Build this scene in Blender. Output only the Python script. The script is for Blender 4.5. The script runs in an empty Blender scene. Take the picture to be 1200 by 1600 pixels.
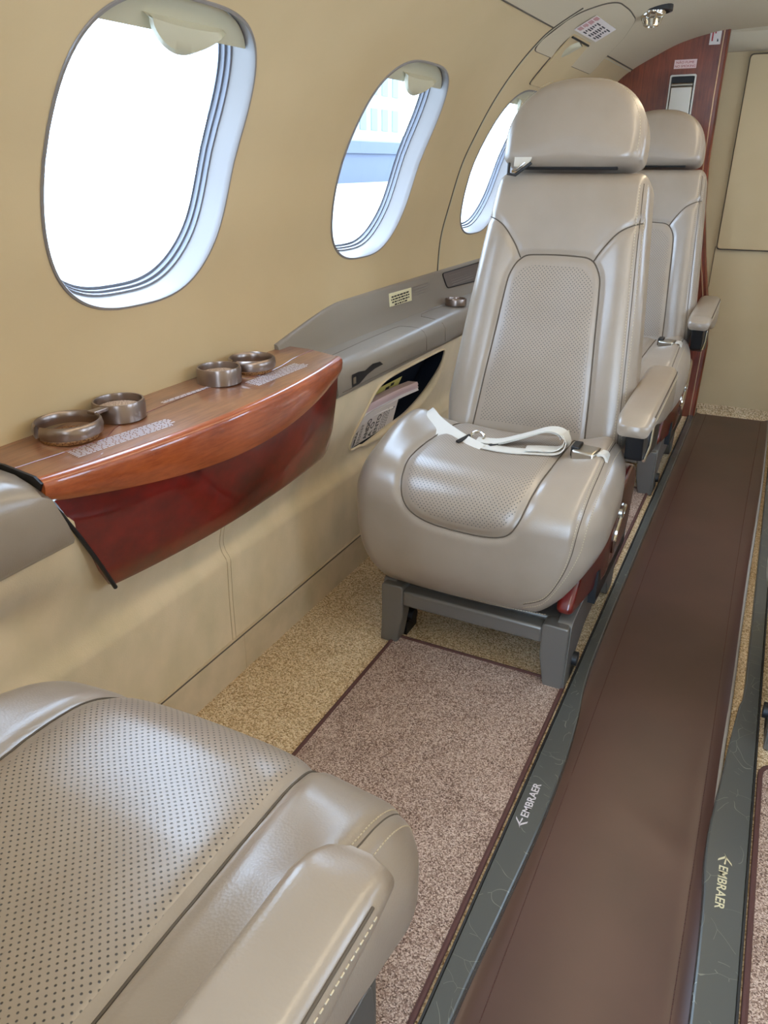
import bpy, bmesh, math, random
import numpy as np
from mathutils import Vector, Matrix
from mathutils.bvhtree import BVHTree
random.seed(7)
SC = bpy.context.scene
COL = SC.collection

# ------------------------------------------------------------------ camera, daylight, exposure
cam_d = bpy.data.cameras.new('camera'); cam = bpy.data.objects.new('camera', cam_d); COL.objects.link(cam)
cam_d.sensor_fit = 'VERTICAL'; cam_d.sensor_height = 24.0; cam_d.lens = 24.0*1170/1600
cam_d.clip_start = 0.02
cam.location = (0, 0, 0.9)
cam.rotation_euler = (math.radians(90-24.977), 0, math.radians(26.730))
SC.camera = cam
world = bpy.data.worlds.new('daylight'); SC.world = world; world.use_nodes = True
wn = world.node_tree.nodes; bg = wn['Background']
bg.inputs['Color'].default_value = (0.56, 0.75, 1.0, 1); bg.inputs['Strength'].default_value = 8.0
SC.view_settings.view_transform = 'Standard'; SC.view_settings.look = 'None'
SC.view_settings.gamma = 1; SC.view_settings.use_curve_mapping = False
SC.view_settings.exposure = 0.62

def area(name, loc, rot, sx, sy, power, color):
    l = bpy.data.lights.new(name, 'AREA'); l.shape = 'RECTANGLE'; l.size = sx; l.size_y = sy
    l.energy = power; l.color = color
    o = bpy.data.objects.new(name, l); COL.objects.link(o); o.location = loc; o.rotation_euler = rot
    return o
# cabin wash light running along the ceiling centre line, warm
area('ceiling_wash_light', (-.07, 1.2, 1.285), (0, 0, 0), .10, 2.9, 5, (1.0, .82, .56))

# ------------------------------------------------------------------ mesh helpers
def setp(o, label=None, cat=None, group=None, kind=None):
    if label: o['label'] = label
    if cat: o['category'] = cat
    if group: o['group'] = group
    if kind: o['kind'] = kind
    return o
def thing(name, label, cat, loc=(0, 0, 0), rz=0, group=None):
    o = bpy.data.objects.new(name, None); COL.objects.link(o)
    o.empty_display_size = .05
    o.location = loc; o.rotation_euler = (0, 0, rz)
    return setp(o, label, cat, group)
class MB:
    def __init__(s): s.v = []; s.f = []; s.uv = {}
    def add(s, vs, fs, uvs=None):
        b = len(s.v); s.v += [tuple(p) for p in vs]
        for i, f in enumerate(fs):
            s.f.append(tuple(b+k for k in f))
        if uvs is not None:
            for i, u in enumerate(uvs): s.uv[b+i] = u
        return s
    def build(s, name, mat, parent=None, smooth=True, mir=1, bevel=0, angle=40):
        vs = [(p[0]*mir, p[1], p[2]) for p in s.v]
        fs = [tuple(reversed(f)) for f in s.f] if mir < 0 else s.f
        me = bpy.data.meshes.new(name); me.from_pydata(vs, [], fs)
        mats = mat if isinstance(mat, list) else [mat]
        for m in mats: me.materials.append(m)
        if s.uv:
            ul = me.uv_layers.new(name='UVMap')
            idx = np.empty(len(me.loops), dtype=np.int32); me.loops.foreach_get('vertex_index', idx)
            arr = np.zeros((len(vs), 2)); 
            for k, u in s.uv.items(): arr[k] = u
            ul.data.foreach_set('uv', arr[idx].astype(np.float32).ravel())
        me.update()
        if smooth:
            me.polygons.foreach_set('use_smooth', [True]*len(me.polygons))
            try: me.set_sharp_from_angle(angle=math.radians(angle))
            except Exception: pass
        o = bpy.data.objects.new(name, me); COL.objects.link(o)
        if parent: o.parent = parent
        if bevel:
            m = o.modifiers.new('bevel', 'BEVEL'); m.width = bevel; m.segments = 3; m.limit_method = 'ANGLE'
        return o
def box(mb, x0, x1, y0, y1, z0, z1, rot=None, c=None):
    vs = [(x, y, z) for x in (x0, x1) for y in (y0, y1) for z in (z0, z1)]
    if rot is not None:
        cc = Vector(c) if c else Vector(((x0+x1)/2, (y0+y1)/2, (z0+z1)/2))
        vs = [tuple(rot @ (Vector(v)-cc) + cc) for v in vs]
    mb.add(vs, [(0,1,3,2),(4,6,7,5),(0,4,5,1),(2,3,7,6),(0,2,6,4),(1,5,7,3)])
    return mb
def frames(pts):
    P = [Vector(p) for p in pts]; n = len(P); T = []
    for i in range(n):
        T.append((P[min(i+1, n-1)]-P[max(i-1, 0)]).normalized())
    ref = Vector((0, 0, 1)) if abs(T[0].z) < .9 else Vector((1, 0, 0))
    N = [(ref - T[0]*ref.dot(T[0])).normalized()]
    for i in range(1, n):
        v = N[-1] - T[i]*N[-1].dot(T[i]); N.append(v.normalized() if v.length > 1e-6 else N[-1])
    return P, T, N
def tube(mb, pts, r, n=8, cap=True, closed=False):
    if closed: pts = list(pts)+[pts[0], ]
    P, T, N = frames(pts); vs = []; fs = []
    for i, p in enumerate(P):
        B = T[i].cross(N[i]); rr = r[i] if isinstance(r, (list, tuple)) else r
        for k in range(n):
            a = 2*math.pi*k/n; vs.append(p+(N[i]*math.cos(a)+B*math.sin(a))*rr)
    for i in range(len(P)-1):
        for k in range(n):
            k2 = (k+1) % n; fs.append((i*n+k, i*n+k2, (i+1)*n+k2, (i+1)*n+k))
    if cap and not closed:
        fs.append(tuple(reversed(range(n)))); fs.append(tuple((len(P)-1)*n+k for k in range(n)))
    mb.add(vs, fs); return mb
def loft(mb, rings, cap=True, closed=True):
    n = len(rings[0]); vs = [p for r in rings for p in r]; fs = []
    for i in range(len(rings)-1):
        for k in range(n if closed else n-1):
            k2 = (k+1) % n; fs.append((i*n+k, i*n+k2, (i+1)*n+k2, (i+1)*n+k))
    if cap:
        fs.append(tuple(reversed(range(n)))); fs.append(tuple((len(rings)-1)*n+k for k in range(n)))
    mb.add(vs, fs); return mb
def catmull(pts, per=10, closed=False):
    P = [np.array(p, float) for p in pts]; n = len(P); out = []
    rng = range(n) if closed else range(n-1)
    for i in rng:
        p1 = P[i]; p2 = P[(i+1) % n]
        p0 = P[(i-1) % n] if closed or i > 0 else 2*p1-p2
        p3 = P[(i+2) % n] if closed or i+2 < n else 2*p2-p1
        for k in range(per):
            t = k/per
            out.append(.5*((2*p1)+(-p0+p2)*t+(2*p0-5*p1+4*p2-p3)*t*t+(-p0+3*p1-3*p2+p3)*t**3))
    if not closed: out.append(P[-1])
    return out
def resample(pts, step):
    P = np.array(pts, float); d = np.linalg.norm(np.diff(P, axis=0), axis=1); L = np.concatenate([[0], np.cumsum(d)])
    n = max(2, int(L[-1]/step)+1); s = np.linspace(0, L[-1], n)
    return np.stack([np.interp(s, L, P[:, k]) for k in range(P.shape[1])], axis=1)
def rrect(w, h, r, n=6):           # rounded rectangle, counter-clockwise, centre 0
    out = []
    for cx, cy, a0 in ((w/2-r, h/2-r, 0), (-w/2+r, h/2-r, 90), (-w/2+r, -h/2+r, 180), (w/2-r, -h/2+r, 270)):
        for k in range(n+1):
            a = math.radians(a0+90*k/n); out.append((cx+r*math.cos(a), cy+r*math.sin(a)))
    return out
def rpoly(pts, r, n=5):            # polygon with rounded corners
    out = []; m = len(pts)
    for i in range(m):
        p = np.array(pts[i], float); a = np.array(pts[i-1], float); b = np.array(pts[(i+1) % m], float)
        ri = r[i] if isinstance(r, (list, tuple)) else r
        da = (a-p)/np.linalg.norm(a-p); db = (b-p)/np.linalg.norm(b-p)
        ri = min(ri, .49*np.linalg.norm(a-p), .49*np.linalg.norm(b-p))
        A = p+da*ri; B = p+db*ri
        for k in range(n+1):
            t = k/n; out.append(tuple((1-t)**2*A+2*t*(1-t)*p+t*t*B))
    return out
def puff(mb, outline, place, depth, r, bulge=0.0, K=10, back=True):
    """pillow from a star shaped 2-D outline; place(u,v,w) -> 3-D, w outwards"""
    O = np.array(outline, float); c = O.mean(axis=0); n = len(O); size = np.linalg.norm(O-c, axis=1).mean()
    rings = []
    for k in range(K+1):                                   # centre to edge on the front
        q = k/K; ins = r*(1-q); sc = None
        a = (1-q)*math.pi/2
        rings.append((r*(1-math.cos(a)), depth/2-r+r*math.sin(a)))
    # rings[0] inset r at full height, rings[K] at edge
    front = [(0.02, None)]
    lv = []
    for q in (.02, .15, .3, .45, .6, .75, .88):
        lv.append((q, depth/2 + bulge*(1-q*q)))
    def pt(i, s, inset, w):
        d = O[i]-c; L = np.linalg.norm(d); return c + d/L*max((L-inset)*s, 0), w
    seq = []
    for q, w in lv: seq.append([pt(i, q, r, w) for i in range(n)])
    for ins, w in rings: seq.append([pt(i, 1, ins, w) for i in range(n)])
    if back:
        for ins, w in reversed(rings): seq.append([pt(i, 1, ins, -w) for i in range(n)])
        for q in (.7, .3, .02): seq.append([pt(i, q, r, -depth/2) for i in range(n)])
    R = [[place(p[0], p[1], w) for p, w in ring] for ring in seq]
    b0 = len(mb.v)
    loft(mb, R, cap=True)
    k = 0
    for ring in seq:
        for p, w in ring: mb.uv[b0+k] = (p[0], p[1]); k += 1
    return mb
def dashes(mb, pts, r, L=.003, gap=.0025):
    P = resample(pts, .0005); n = len(P); a = int(L/.0005); g = int(gap/.0005); i = 0
    while i+a < n:
        tube(mb, [P[i], P[i+a//2], P[i+a]], r, 5); i += a+g
    return mb
def text(name, body, mat, parent, M, size, width=None, ext=.0002, shear=0, bold=0):
    c = bpy.data.curves.new(name, 'FONT'); c.body = body; c.size = size; c.extrude = ext; c.align_x = 'LEFT'; c.shear = shear
    c.offset = bold
    o = bpy.data.objects.new(name, c); COL.objects.link(o)
    dg = bpy.context.evaluated_depsgraph_get(); me = bpy.data.meshes.new_from_object(o.evaluated_get(dg))
    COL.objects.unlink(o); bpy.data.objects.remove(o)
    if width:
        xs = [v.co.x for v in me.vertices]; k = width/(max(xs)-min(xs)); x0 = min(xs)
        for v in me.vertices: v.co.x = (v.co.x-x0)*k
    me.transform(M); me.materials.clear(); me.materials.append(mat)
    o = bpy.data.objects.new(name, me); COL.objects.link(o)
    if parent: o.parent = parent
    return o
def basis(o, u, v):
    u = Vector(u).normalized(); v = Vector(v); v = (v-u*v.dot(u)).normalized(); w = u.cross(v)
    return Matrix(((u.x, v.x, w.x, o[0]), (u.y, v.y, w.y, o[1]), (u.z, v.z, w.z, o[2]), (0, 0, 0, 1)))

# ------------------------------------------------------------------ materials
def srgb(r, g, b):
    f = lambda c: (c/255/12.92) if c/255 <= .04045 else ((c/255+.055)/1.055)**2.4
    return (f(r), f(g), f(b), 1)
def mat(name, col, rough=.5, metal=0, spec=.5, coat=0, coat_r=.1, noise=None, bump=None, sheen=0):
    m = bpy.data.materials.new(name); m.use_nodes = True; nt = m.node_tree; p = nt.nodes['Principled BSDF']
    p.inputs['Base Color'].default_value = col; p.inputs['Roughness'].default_value = rough
    p.inputs['Metallic'].default_value = metal; p.inputs['Specular IOR Level'].default_value = spec
    p.inputs['Coat Weight'].default_value = coat; p.inputs['Coat Roughness'].default_value = coat_r
    if sheen: p.inputs['Sheen Weight'].default_value = sheen
    tc = nt.nodes.new('ShaderNodeTexCoord')
    if noise:                                   # (scale, detail, colour2, low, high, stretch)
        sc, det, c2, lo, hi, st = noise
        mp = nt.nodes.new('ShaderNodeMapping'); mp.inputs['Scale'].default_value = st
        nz = nt.nodes.new('ShaderNodeTexNoise'); nz.inputs['Scale'].default_value = sc; nz.inputs['Detail'].default_value = det
        rp = nt.nodes.new('ShaderNodeMapRange'); rp.inputs['From Min'].default_value = lo; rp.inputs['From Max'].default_value = hi
        mx = nt.nodes.new('ShaderNodeMix'); mx.data_type = 'RGBA'
        mx.inputs['A'].default_value = col; mx.inputs['B'].default_value = c2
        nt.links.new(tc.outputs['Object'], mp.inputs['Vector']); nt.links.new(mp.outputs[0], nz.inputs['Vector'])
        nt.links.new(nz.outputs['Fac'], rp.inputs['Value']); nt.links.new(rp.outputs[0], mx.inputs['Factor'])
        nt.links.new(mx.outputs['Result'], p.inputs['Base Color'])
    if bump:                                    # (kind, scale, strength, distance)
        kd, sc, st, ds = bump
        b = nt.nodes.new('ShaderNodeBump'); b.inputs['Strength'].default_value = st; b.inputs['Distance'].default_value = ds
        if kd == 'voronoi':
            t = nt.nodes.new('ShaderNodeTexVoronoi'); t.inputs['Scale'].default_value = sc; out = t.outputs['Distance']
        else:
            t = nt.nodes.new('ShaderNodeTexNoise'); t.inputs['Scale'].default_value = sc; t.inputs['Detail'].default_value = 3; out = t.outputs['Fac']
        nt.links.new(tc.outputs['Object'], t.inputs['Vector'])
        nt.links.new(out, b.inputs['Height']); nt.links.new(b.outputs[0], p.inputs['Normal'])
    return m
LEA = srgb(154, 141, 127)
def perforate(m, pitch=.0053, hole=.2):
    nt = m.node_tree; p = nt.nodes['Principled BSDF']
    uv = nt.nodes.new('ShaderNodeUVMap'); mp = nt.nodes.new('ShaderNodeMapping')
    mp.inputs['Rotation'].default_value = (0, 0, math.radians(45)); mp.inputs['Scale'].default_value = (1/pitch,)*3
    fr = nt.nodes.new('ShaderNodeVectorMath'); fr.operation = 'FRACTION'
    sb = nt.nodes.new('ShaderNodeVectorMath'); sb.operation = 'SUBTRACT'; sb.inputs[1].default_value = (.5, .5, 0)
    ln = nt.nodes.new('ShaderNodeVectorMath'); ln.operation = 'LENGTH'
    ml = nt.nodes.new('ShaderNodeVectorMath'); ml.operation = 'MULTIPLY'; ml.inputs[1].default_value = (1, 1, 0)
    r = nt.nodes.new('ShaderNodeMapRange'); r.inputs['From Min'].default_value = hole*.6; r.inputs['From Max'].default_value = hole*1.1
    mx = nt.nodes.new('ShaderNodeMix'); mx.data_type = 'RGBA'
    mx.inputs['A'].default_value = srgb(58, 54, 52)
    L = nt.links.new
    L(uv.outputs[0], mp.inputs['Vector']); L(mp.outputs[0], fr.inputs[0]); L(fr.outputs[0], sb.inputs[0])
    L(sb.outputs[0], ml.inputs[0]); L(ml.outputs[0], ln.inputs[0]); L(ln.outputs['Value'], r.inputs['Value'])
    old = p.inputs['Base Color'].links
    if old: L(old[0].from_socket, mx.inputs['B'])
    else: mx.inputs['B'].default_value = p.inputs['Base Color'].default_value
    L(r.outputs[0], mx.inputs['Factor']); L(mx.outputs['Result'], p.inputs['Base Color'])
    b = nt.nodes.new('ShaderNodeBump'); b.inputs['Strength'].default_value = .5; b.inputs['Distance'].default_value = .0008
    L(r.outputs[0], b.inputs['Height'])
    if p.inputs['Normal'].links: L(p.inputs['Normal'].links[0].from_socket, b.inputs['Normal'])
    L(b.outputs[0], p.inputs['Normal'])
    return m
def wood(name, c1, c2, rough=.12, axis='y', sc=26):
    m = bpy.data.materials.new(name); m.use_nodes = True; nt = m.node_tree; p = nt.nodes['Principled BSDF']; L = nt.links.new
    tc = nt.nodes.new('ShaderNodeTexCoord'); mp = nt.nodes.new('ShaderNodeMapping')
    st = {'y': (6, .45, 6), 'z': (6, 6, .35), 'blotch': (1.2, 1, 1.2)}[axis]; mp.inputs['Scale'].default_value = st
    n1 = nt.nodes.new('ShaderNodeTexNoise'); n1.inputs['Scale'].default_value = sc; n1.inputs['Detail'].default_value = 7; n1.inputs['Roughness'].default_value = .65
    n2 = nt.nodes.new('ShaderNodeTexNoise'); n2.inputs['Scale'].default_value = 7; n2.inputs['Detail'].default_value = 4
    ad = nt.nodes.new('ShaderNodeMath'); ad.operation = 'ADD'
    r = nt.nodes.new('ShaderNodeMapRange'); r.inputs['From Min'].default_value = .72; r.inputs['From Max'].default_value = 1.25
    mx = nt.nodes.new('ShaderNodeMix'); mx.data_type = 'RGBA'; mx.inputs['A'].default_value = c1; mx.inputs['B'].default_value = c2
    L(tc.outputs['Object'], mp.inputs['Vector']); L(mp.outputs[0], n1.inputs['Vector']); L(tc.outputs['Object'], n2.inputs['Vector'])
    L(n1.outputs['Fac'], ad.inputs[0]); L(n2.outputs['Fac'], ad.inputs[1]); L(ad.outputs[0], r.inputs['Value'])
    L(r.outputs[0], mx.inputs['Factor']); L(mx.outputs['Result'], p.inputs['Base Color'])
    p.inputs['Roughness'].default_value = .35; p.inputs['Coat Weight'].default_value = 1; p.inputs['Coat Roughness'].default_value = rough*.4
    return m
def carpet(name, c1, c2, c3, sc=260, strength=1.0):
    m = bpy.data.materials.new(name); m.use_nodes = True; nt = m.node_tree; p = nt.nodes['Principled BSDF']; L = nt.links.new
    tc = nt.nodes.new('ShaderNodeTexCoord'); v = nt.nodes.new('ShaderNodeTexVoronoi'); v.inputs['Scale'].default_value = sc
    n = nt.nodes.new('ShaderNodeTexNoise'); n.inputs['Scale'].default_value = 14; n.inputs['Detail'].default_value = 3
    rp = nt.nodes.new('ShaderNodeValToRGB'); e = rp.color_ramp.elements
    e[0].position = .1; e[0].color = c1; e[1].position = .9; e[1].color = c3; k = e.new(.5); k.color = c2
    sp = nt.nodes.new('ShaderNodeSeparateColor'); mt = nt.nodes.new('ShaderNodeMath'); mt.operation = 'MULTIPLY_ADD'
    mt.inputs[1].default_value = .8
    L(tc.outputs['Object'], v.inputs['Vector']); L(tc.outputs['Object'], n.inputs['Vector'])
    L(v.outputs['Color'], sp.inputs[0]); L(sp.outputs[0], mt.inputs[0])
    m2 = nt.nodes.new('ShaderNodeMath'); m2.operation = 'MULTIPLY'; m2.inputs[1].default_value = .25
    L(n.outputs['Fac'], m2.inputs[0]); L(m2.outputs[0], mt.inputs[2]); L(mt.outputs[0], rp.inputs['Fac'])
    L(rp.outputs['Color'], p.inputs['Base Color']); p.inputs['Roughness'].default_value = .95; p.inputs['Specular IOR Level'].default_value = .1
    b = nt.nodes.new('ShaderNodeBump'); b.inputs['Strength'].default_value = strength; b.inputs['Distance'].default_value = .0025; b.invert = True
    L(v.outputs['Distance'], b.inputs['Height']); L(b.outputs[0], p.inputs['Normal'])
    return m
M = {}
M['leather'] = mat('taupe leather', LEA, .29, spec=.75, noise=(9, 4, srgb(144, 131, 116), .4, .75, (1, 1, 1)), bump=('voronoi', 420, .12, .0006))
M['leather_perf'] = perforate(mat('perforated taupe leather', LEA, .31, spec=.75, noise=(9, 4, srgb(147, 134, 120), .4, .75, (1, 1, 1)), bump=('voronoi', 420, .1, .0005)))
M['seam'] = mat('seam thread', srgb(84, 74, 62), .8)
M['stitch'] = mat('stitching', srgb(190, 176, 150), .7)
M['wall'] = mat('beige wall liner', srgb(201, 177, 137), .62, spec=.3, noise=(4, 3, srgb(195, 171, 131), .4, .7, (1, 1, 1)), bump=('noise', 380, .08, .0006))
M['ceil'] = mat('ceiling liner', srgb(196, 180, 152), .62, spec=.3, bump=('noise', 380, .08, .0006))
M['fabric'] = mat('beige sidewall suede', srgb(218, 196, 160), .85, spec=.2, noise=(9, 4, srgb(199, 181, 145), .35, .75, (1, 1.5, 1)), bump=('noise', 500, .25, .0008), sheen=.3)
M['kick'] = mat('beige kick panel', srgb(206, 184, 152), .75, spec=.25, noise=(12, 4, srgb(184, 166, 134), .4, .7, (1, 1, 1)))
M['grey'] = mat('taupe grey plastic', srgb(134, 124, 112), .33, spec=.5, bump=('noise', 600, .06, .0004))
M['greydark'] = mat('dark taupe insert', srgb(104, 94, 86), .45)
M['frame'] = mat('dark grey metallic frame', srgb(112, 109, 104), .34, metal=.35, spec=.5)
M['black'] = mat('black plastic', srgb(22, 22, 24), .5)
M['navy'] = mat('dark pocket lining', srgb(20, 26, 36), .9, spec=.1)
M['wood_top'] = wood('veneer top', srgb(104, 60, 38), srgb(152, 100, 66), .1)
M['wood_lip'] = wood('orange veneer lip', srgb(126, 52, 20), srgb(178, 90, 44), .1, sc=40)
M['wood_red'] = wood('dark red burl', srgb(58, 5, 3), srgb(120, 18, 9), .1, axis='blotch', sc=18)
M['wood_bulk'] = wood('red brown bulkhead veneer', srgb(78, 26, 14), srgb(142, 66, 38), .3, axis='z', sc=30)
M['bronze'] = mat('brushed bronze metal', srgb(146, 130, 120), .28, metal=.9)
M['chrome'] = mat('chrome', srgb(220, 218, 212), .12, metal=1)
M['brass'] = mat('bright edge trim', srgb(222, 178, 138), .25, metal=.6)
M['steel'] = mat('brushed steel', srgb(196, 190, 178), .3, metal=1)
M['cork'] = mat('cork pad', srgb(186, 156, 128), .95, noise=(420, 2, srgb(128, 96, 70), .45, .6, (1, 1, 1)))
M['cork_dark'] = mat('brown cork pad', srgb(160, 112, 66), .95, noise=(420, 2, srgb(104, 62, 34), .45, .6, (1, 1, 1)))
M['carpet'] = carpet('beige loop carpet', srgb(152, 122, 84), srgb(218, 188, 146), srgb(244, 224, 190), 420)
M['matcarpet'] = carpet('brown grey mat pile', srgb(92, 70, 60), srgb(166, 138, 122), srgb(218, 194, 176), 620, .8)
M['binding'] = mat('brown mat binding', srgb(82, 50, 44), .8, bump=('noise', 900, .5, .0008))
M['runner'] = mat('brown vinyl runner', srgb(78, 52, 44), .33, spec=.5, noise=(5, 3, srgb(68, 45, 38), .4, .7, (1, 1, 1)), bump=('noise', 260, .06, .0006))
M['felt'] = mat('grey felt edge', srgb(150, 142, 132), .95)
M['webbing'] = mat('white belt webbing', srgb(205, 201, 192), .7, bump=('noise', 700, .3, .0006))
M['white'] = mat('white plastic', srgb(232, 232, 230), .35)
M['reveal'] = mat('window reveal', srgb(128, 121, 116), .3)
M['ringblue'] = mat('window seal ring', srgb(112, 112, 118), .25)
M['shade'] = mat('cream window shade', srgb(188, 180, 152), .45)
M['paper'] = mat('white paper', srgb(226, 216, 208), .6)
M['pink'] = mat('pinkish paper edge', srgb(200, 172, 168), .7)
M['yellow'] = mat('yellow card', srgb(214, 200, 110), .6)
M['ink'] = mat('black ink', srgb(24, 22, 22), .6)
M['redink'] = mat('red ink', srgb(170, 30, 34), .6)
M['silverink'] = mat('silver print', srgb(196, 188, 190), .45)
M['greyink'] = mat('pale grey print', srgb(150, 140, 132), .6)
M['placard'] = mat('cream placard', srgb(226, 216, 176), .6)
M['tarmac'] = mat('concrete apron', srgb(176, 176, 172), .9)
M['hangar'] = mat('hangar cladding', srgb(150, 160, 178), .8)
M['hangarglass'] = mat('hangar glazing', srgb(90, 120, 140), .4)
def rail_mat():
    m = mat('scuffed grey green metal', srgb(74, 78, 72), .27, metal=.25, spec=.5)
    nt = m.node_tree; p = nt.nodes['Principled BSDF']; L = nt.links.new
    tc = nt.nodes.new('ShaderNodeTexCoord')
    nz = nt.nodes.new('ShaderNodeTexNoise'); nz.inputs['Scale'].default_value = 6
    mixv = nt.nodes.new('ShaderNodeMix'); mixv.data_type = 'VECTOR'; mixv.inputs['Factor'].default_value = .22
    v = nt.nodes.new('ShaderNodeTexVoronoi'); v.feature = 'DISTANCE_TO_EDGE'; v.inputs['Scale'].default_value = 26
    L(tc.outputs['Object'], nz.inputs['Vector']); L(tc.outputs['Object'], mixv.inputs[4]); L(nz.outputs['Color'], mixv.inputs[5])
    L(mixv.outputs[1], v.inputs['Vector'])
    n2 = nt.nodes.new('ShaderNodeTexNoise'); n2.inputs['Scale'].default_value = 30; L(tc.outputs['Object'], n2.inputs['Vector'])
    lt = nt.nodes.new('ShaderNodeMath'); lt.operation = 'LESS_THAN'; lt.inputs[1].default_value = .006; L(v.outputs['Distance'], lt.inputs[0])
    g = nt.nodes.new('ShaderNodeMath'); g.operation = 'GREATER_THAN'; g.inputs[1].default_value = .5; L(n2.outputs['Fac'], g.inputs[0])
    mu = nt.nodes.new('ShaderNodeMath'); mu.operation = 'MULTIPLY'; L(lt.outputs[0], mu.inputs[0]); L(g.outputs[0], mu.inputs[1])
    mx = nt.nodes.new('ShaderNodeMix'); mx.data_type = 'RGBA'; mx.inputs['A'].default_value = srgb(86, 87, 83); mx.inputs['B'].default_value = srgb(122, 124, 112)
    L(mu.outputs[0], mx.inputs['Factor']); L(mx.outputs['Result'], p.inputs['Base Color'])
    return m
M['rail'] = rail_mat()
def glass_mat():
    m = bpy.data.materials.new('window pane'); m.use_nodes = True; nt = m.node_tree; nt.nodes.clear(); L = nt.links.new
    o = nt.nodes.new('ShaderNodeOutputMaterial'); t = nt.nodes.new('ShaderNodeBsdfTransparent'); g = nt.nodes.new('ShaderNodeBsdfGlossy')
    t.inputs['Color'].default_value = (.95, .97, 1, 1); g.inputs['Roughness'].default_value = .02
    f = nt.nodes.new('ShaderNodeValue'); f.outputs[0].default_value = .05; mx = nt.nodes.new('ShaderNodeMixShader')
    L(f.outputs[0], mx.inputs[0]); L(t.outputs[0], mx.inputs[1]); L(g.outputs[0], mx.inputs[2]); L(mx.outputs[0], o.inputs[0])
    return m
M['glass'] = glass_mat()

# ------------------------------------------------------------------ cabin cross-section
CX = -.07                                               # cabin centre line
PROF = [(.50, -.856), (.545, -.858), (.629, -.860), (.715, -.853), (.797, -.831), (.892, -.801), (.958, -.769), (1.039, -.722),
        (1.107, -.671), (1.158, -.622), (1.19, -.581), (1.232, -.50), (1.266, -.42), (1.290, -.31), (1.298, -.20), (1.30, CX)]
_pp = np.array(catmull([(x, z) for z, x in PROF], 24))
_dd = np.concatenate([[0], np.cumsum(np.linalg.norm(np.diff(_pp, axis=0), axis=1))])
SMAX = _dd[-1]
def P2(s):                                              # arc length -> (x, z)
    return np.interp(s, _dd, _pp[:, 0]), np.interp(s, _dd, _pp[:, 1])
def S_of_z(z): return float(np.interp(z, _pp[:, 1], _dd))
def PN(s):
    a = P2(max(s-.004, 0)); b = P2(min(s+.004, SMAX)); t = np.array([b[0]-a[0], b[1]-a[1]]); t /= np.linalg.norm(t)
    return np.array([-t[1], t[0]])                      # outward normal (x,z)
def PS(s, y, off=0, side=1):                            # off: outwards +
    x, z = P2(s); n = PN(s); x += n[0]*off; z += n[1]*off
    if side < 0: x = 2*CX-x
    return (float(x), y, float(z))
WY = [.872, 1.582, 2.31]; WA = .181; WS0, WS1 = S_of_z(.707), S_of_z(1.079); WSC = (WS0+WS1)/2; WB = (WS1-WS0)/2
def wout(a, inset=0, rev=False):                       # superellipse outline of a window in (dy, ds)
    n = 3.1 if math.sin(a) > 0 else 2.8
    c, s = math.cos(a), math.sin(a)
    return (math.copysign(abs(c)**(2/n), c)*(WA-inset), math.copysign(abs(s)**(2/n), s)*(WB-inset))
def win_r(dy, ds):
    n = 3.1 if ds > 0 else 2.8
    return (abs(dy/WA)**n+abs(ds/WB)**n)**(1/n)
Y0, Y1 = -.62, 3.18
def shell(side, wins, s0, s1, step=.0065):
    ny = int((Y1-Y0)/step); ns = int((s1-s0)/step)
    ys = np.linspace(Y0, Y1, ny+1); ss = np.linspace(s0, s1, ns+1)
    V = {}; vs = []; fs = []; bad = set()
    def near(y):
        return min(wins, key=lambda w: abs(w-y)) if wins else None
    inside = np.zeros((ny, ns), bool)
    if wins:
        for i in range(ny):
            yc = (ys[i]+ys[i+1])/2; w = near(yc)
            if abs(yc-w) > WA: continue
            for j in range(ns):
                if win_r(yc-w, (ss[j]+ss[j+1])/2-WSC) < 1: inside[i, j] = True
    def vid(i, j):
        k = (i, j)
        if k not in V:
            y, s = ys[i], ss[j]
            adj = any(0 <= a < ny and 0 <= b < ns and inside[a, b] for a in (i-1, i) for b in (j-1, j))
            if adj:
                w = near(y); r = win_r(y-w, s-WSC)
                if r > 0: y = w+(y-w)/r; s = WSC+(s-WSC)/r
            V[k] = len(vs); vs.append(PS(s, y, 0, side))
        return V[k]
    for i in range(ny):
        for j in range(ns):
            if inside[i, j]: continue
            f = (vid(i, j), vid(i+1, j), vid(i+1, j+1), vid(i, j+1))
            fs.append(f if side > 0 else tuple(reversed(f)))
    return MB().add(vs, fs)
SC_ = S_of_z(1.19)
setp(shell(1, WY, 0, SC_).build('wall_left', M['wall'], angle=60), kind='structure')
setp(shell(-1, WY, 0, SC_).build('wall_right', M['wall'], angle=60), kind='structure')
cm = MB()
ss = np.linspace(SC_, SMAX, 40); ring = [PS(s, 0)[0::2] for s in ss]; ring += [(2*CX-x, z) for x, z in reversed(ring[:-1])]
ys = np.linspace(Y0, Y1, 40); n = len(ring)
cm.add([(x, y, z) for y in ys for x, z in ring], [(i*n+k, i*n+k+1, (i+1)*n+k+1, (i+1)*n+k) for i in range(len(ys)-1) for k in range(n-1)])
ceil_o = setp(cm.build('ceiling', M['ceil']), kind='structure')

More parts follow.
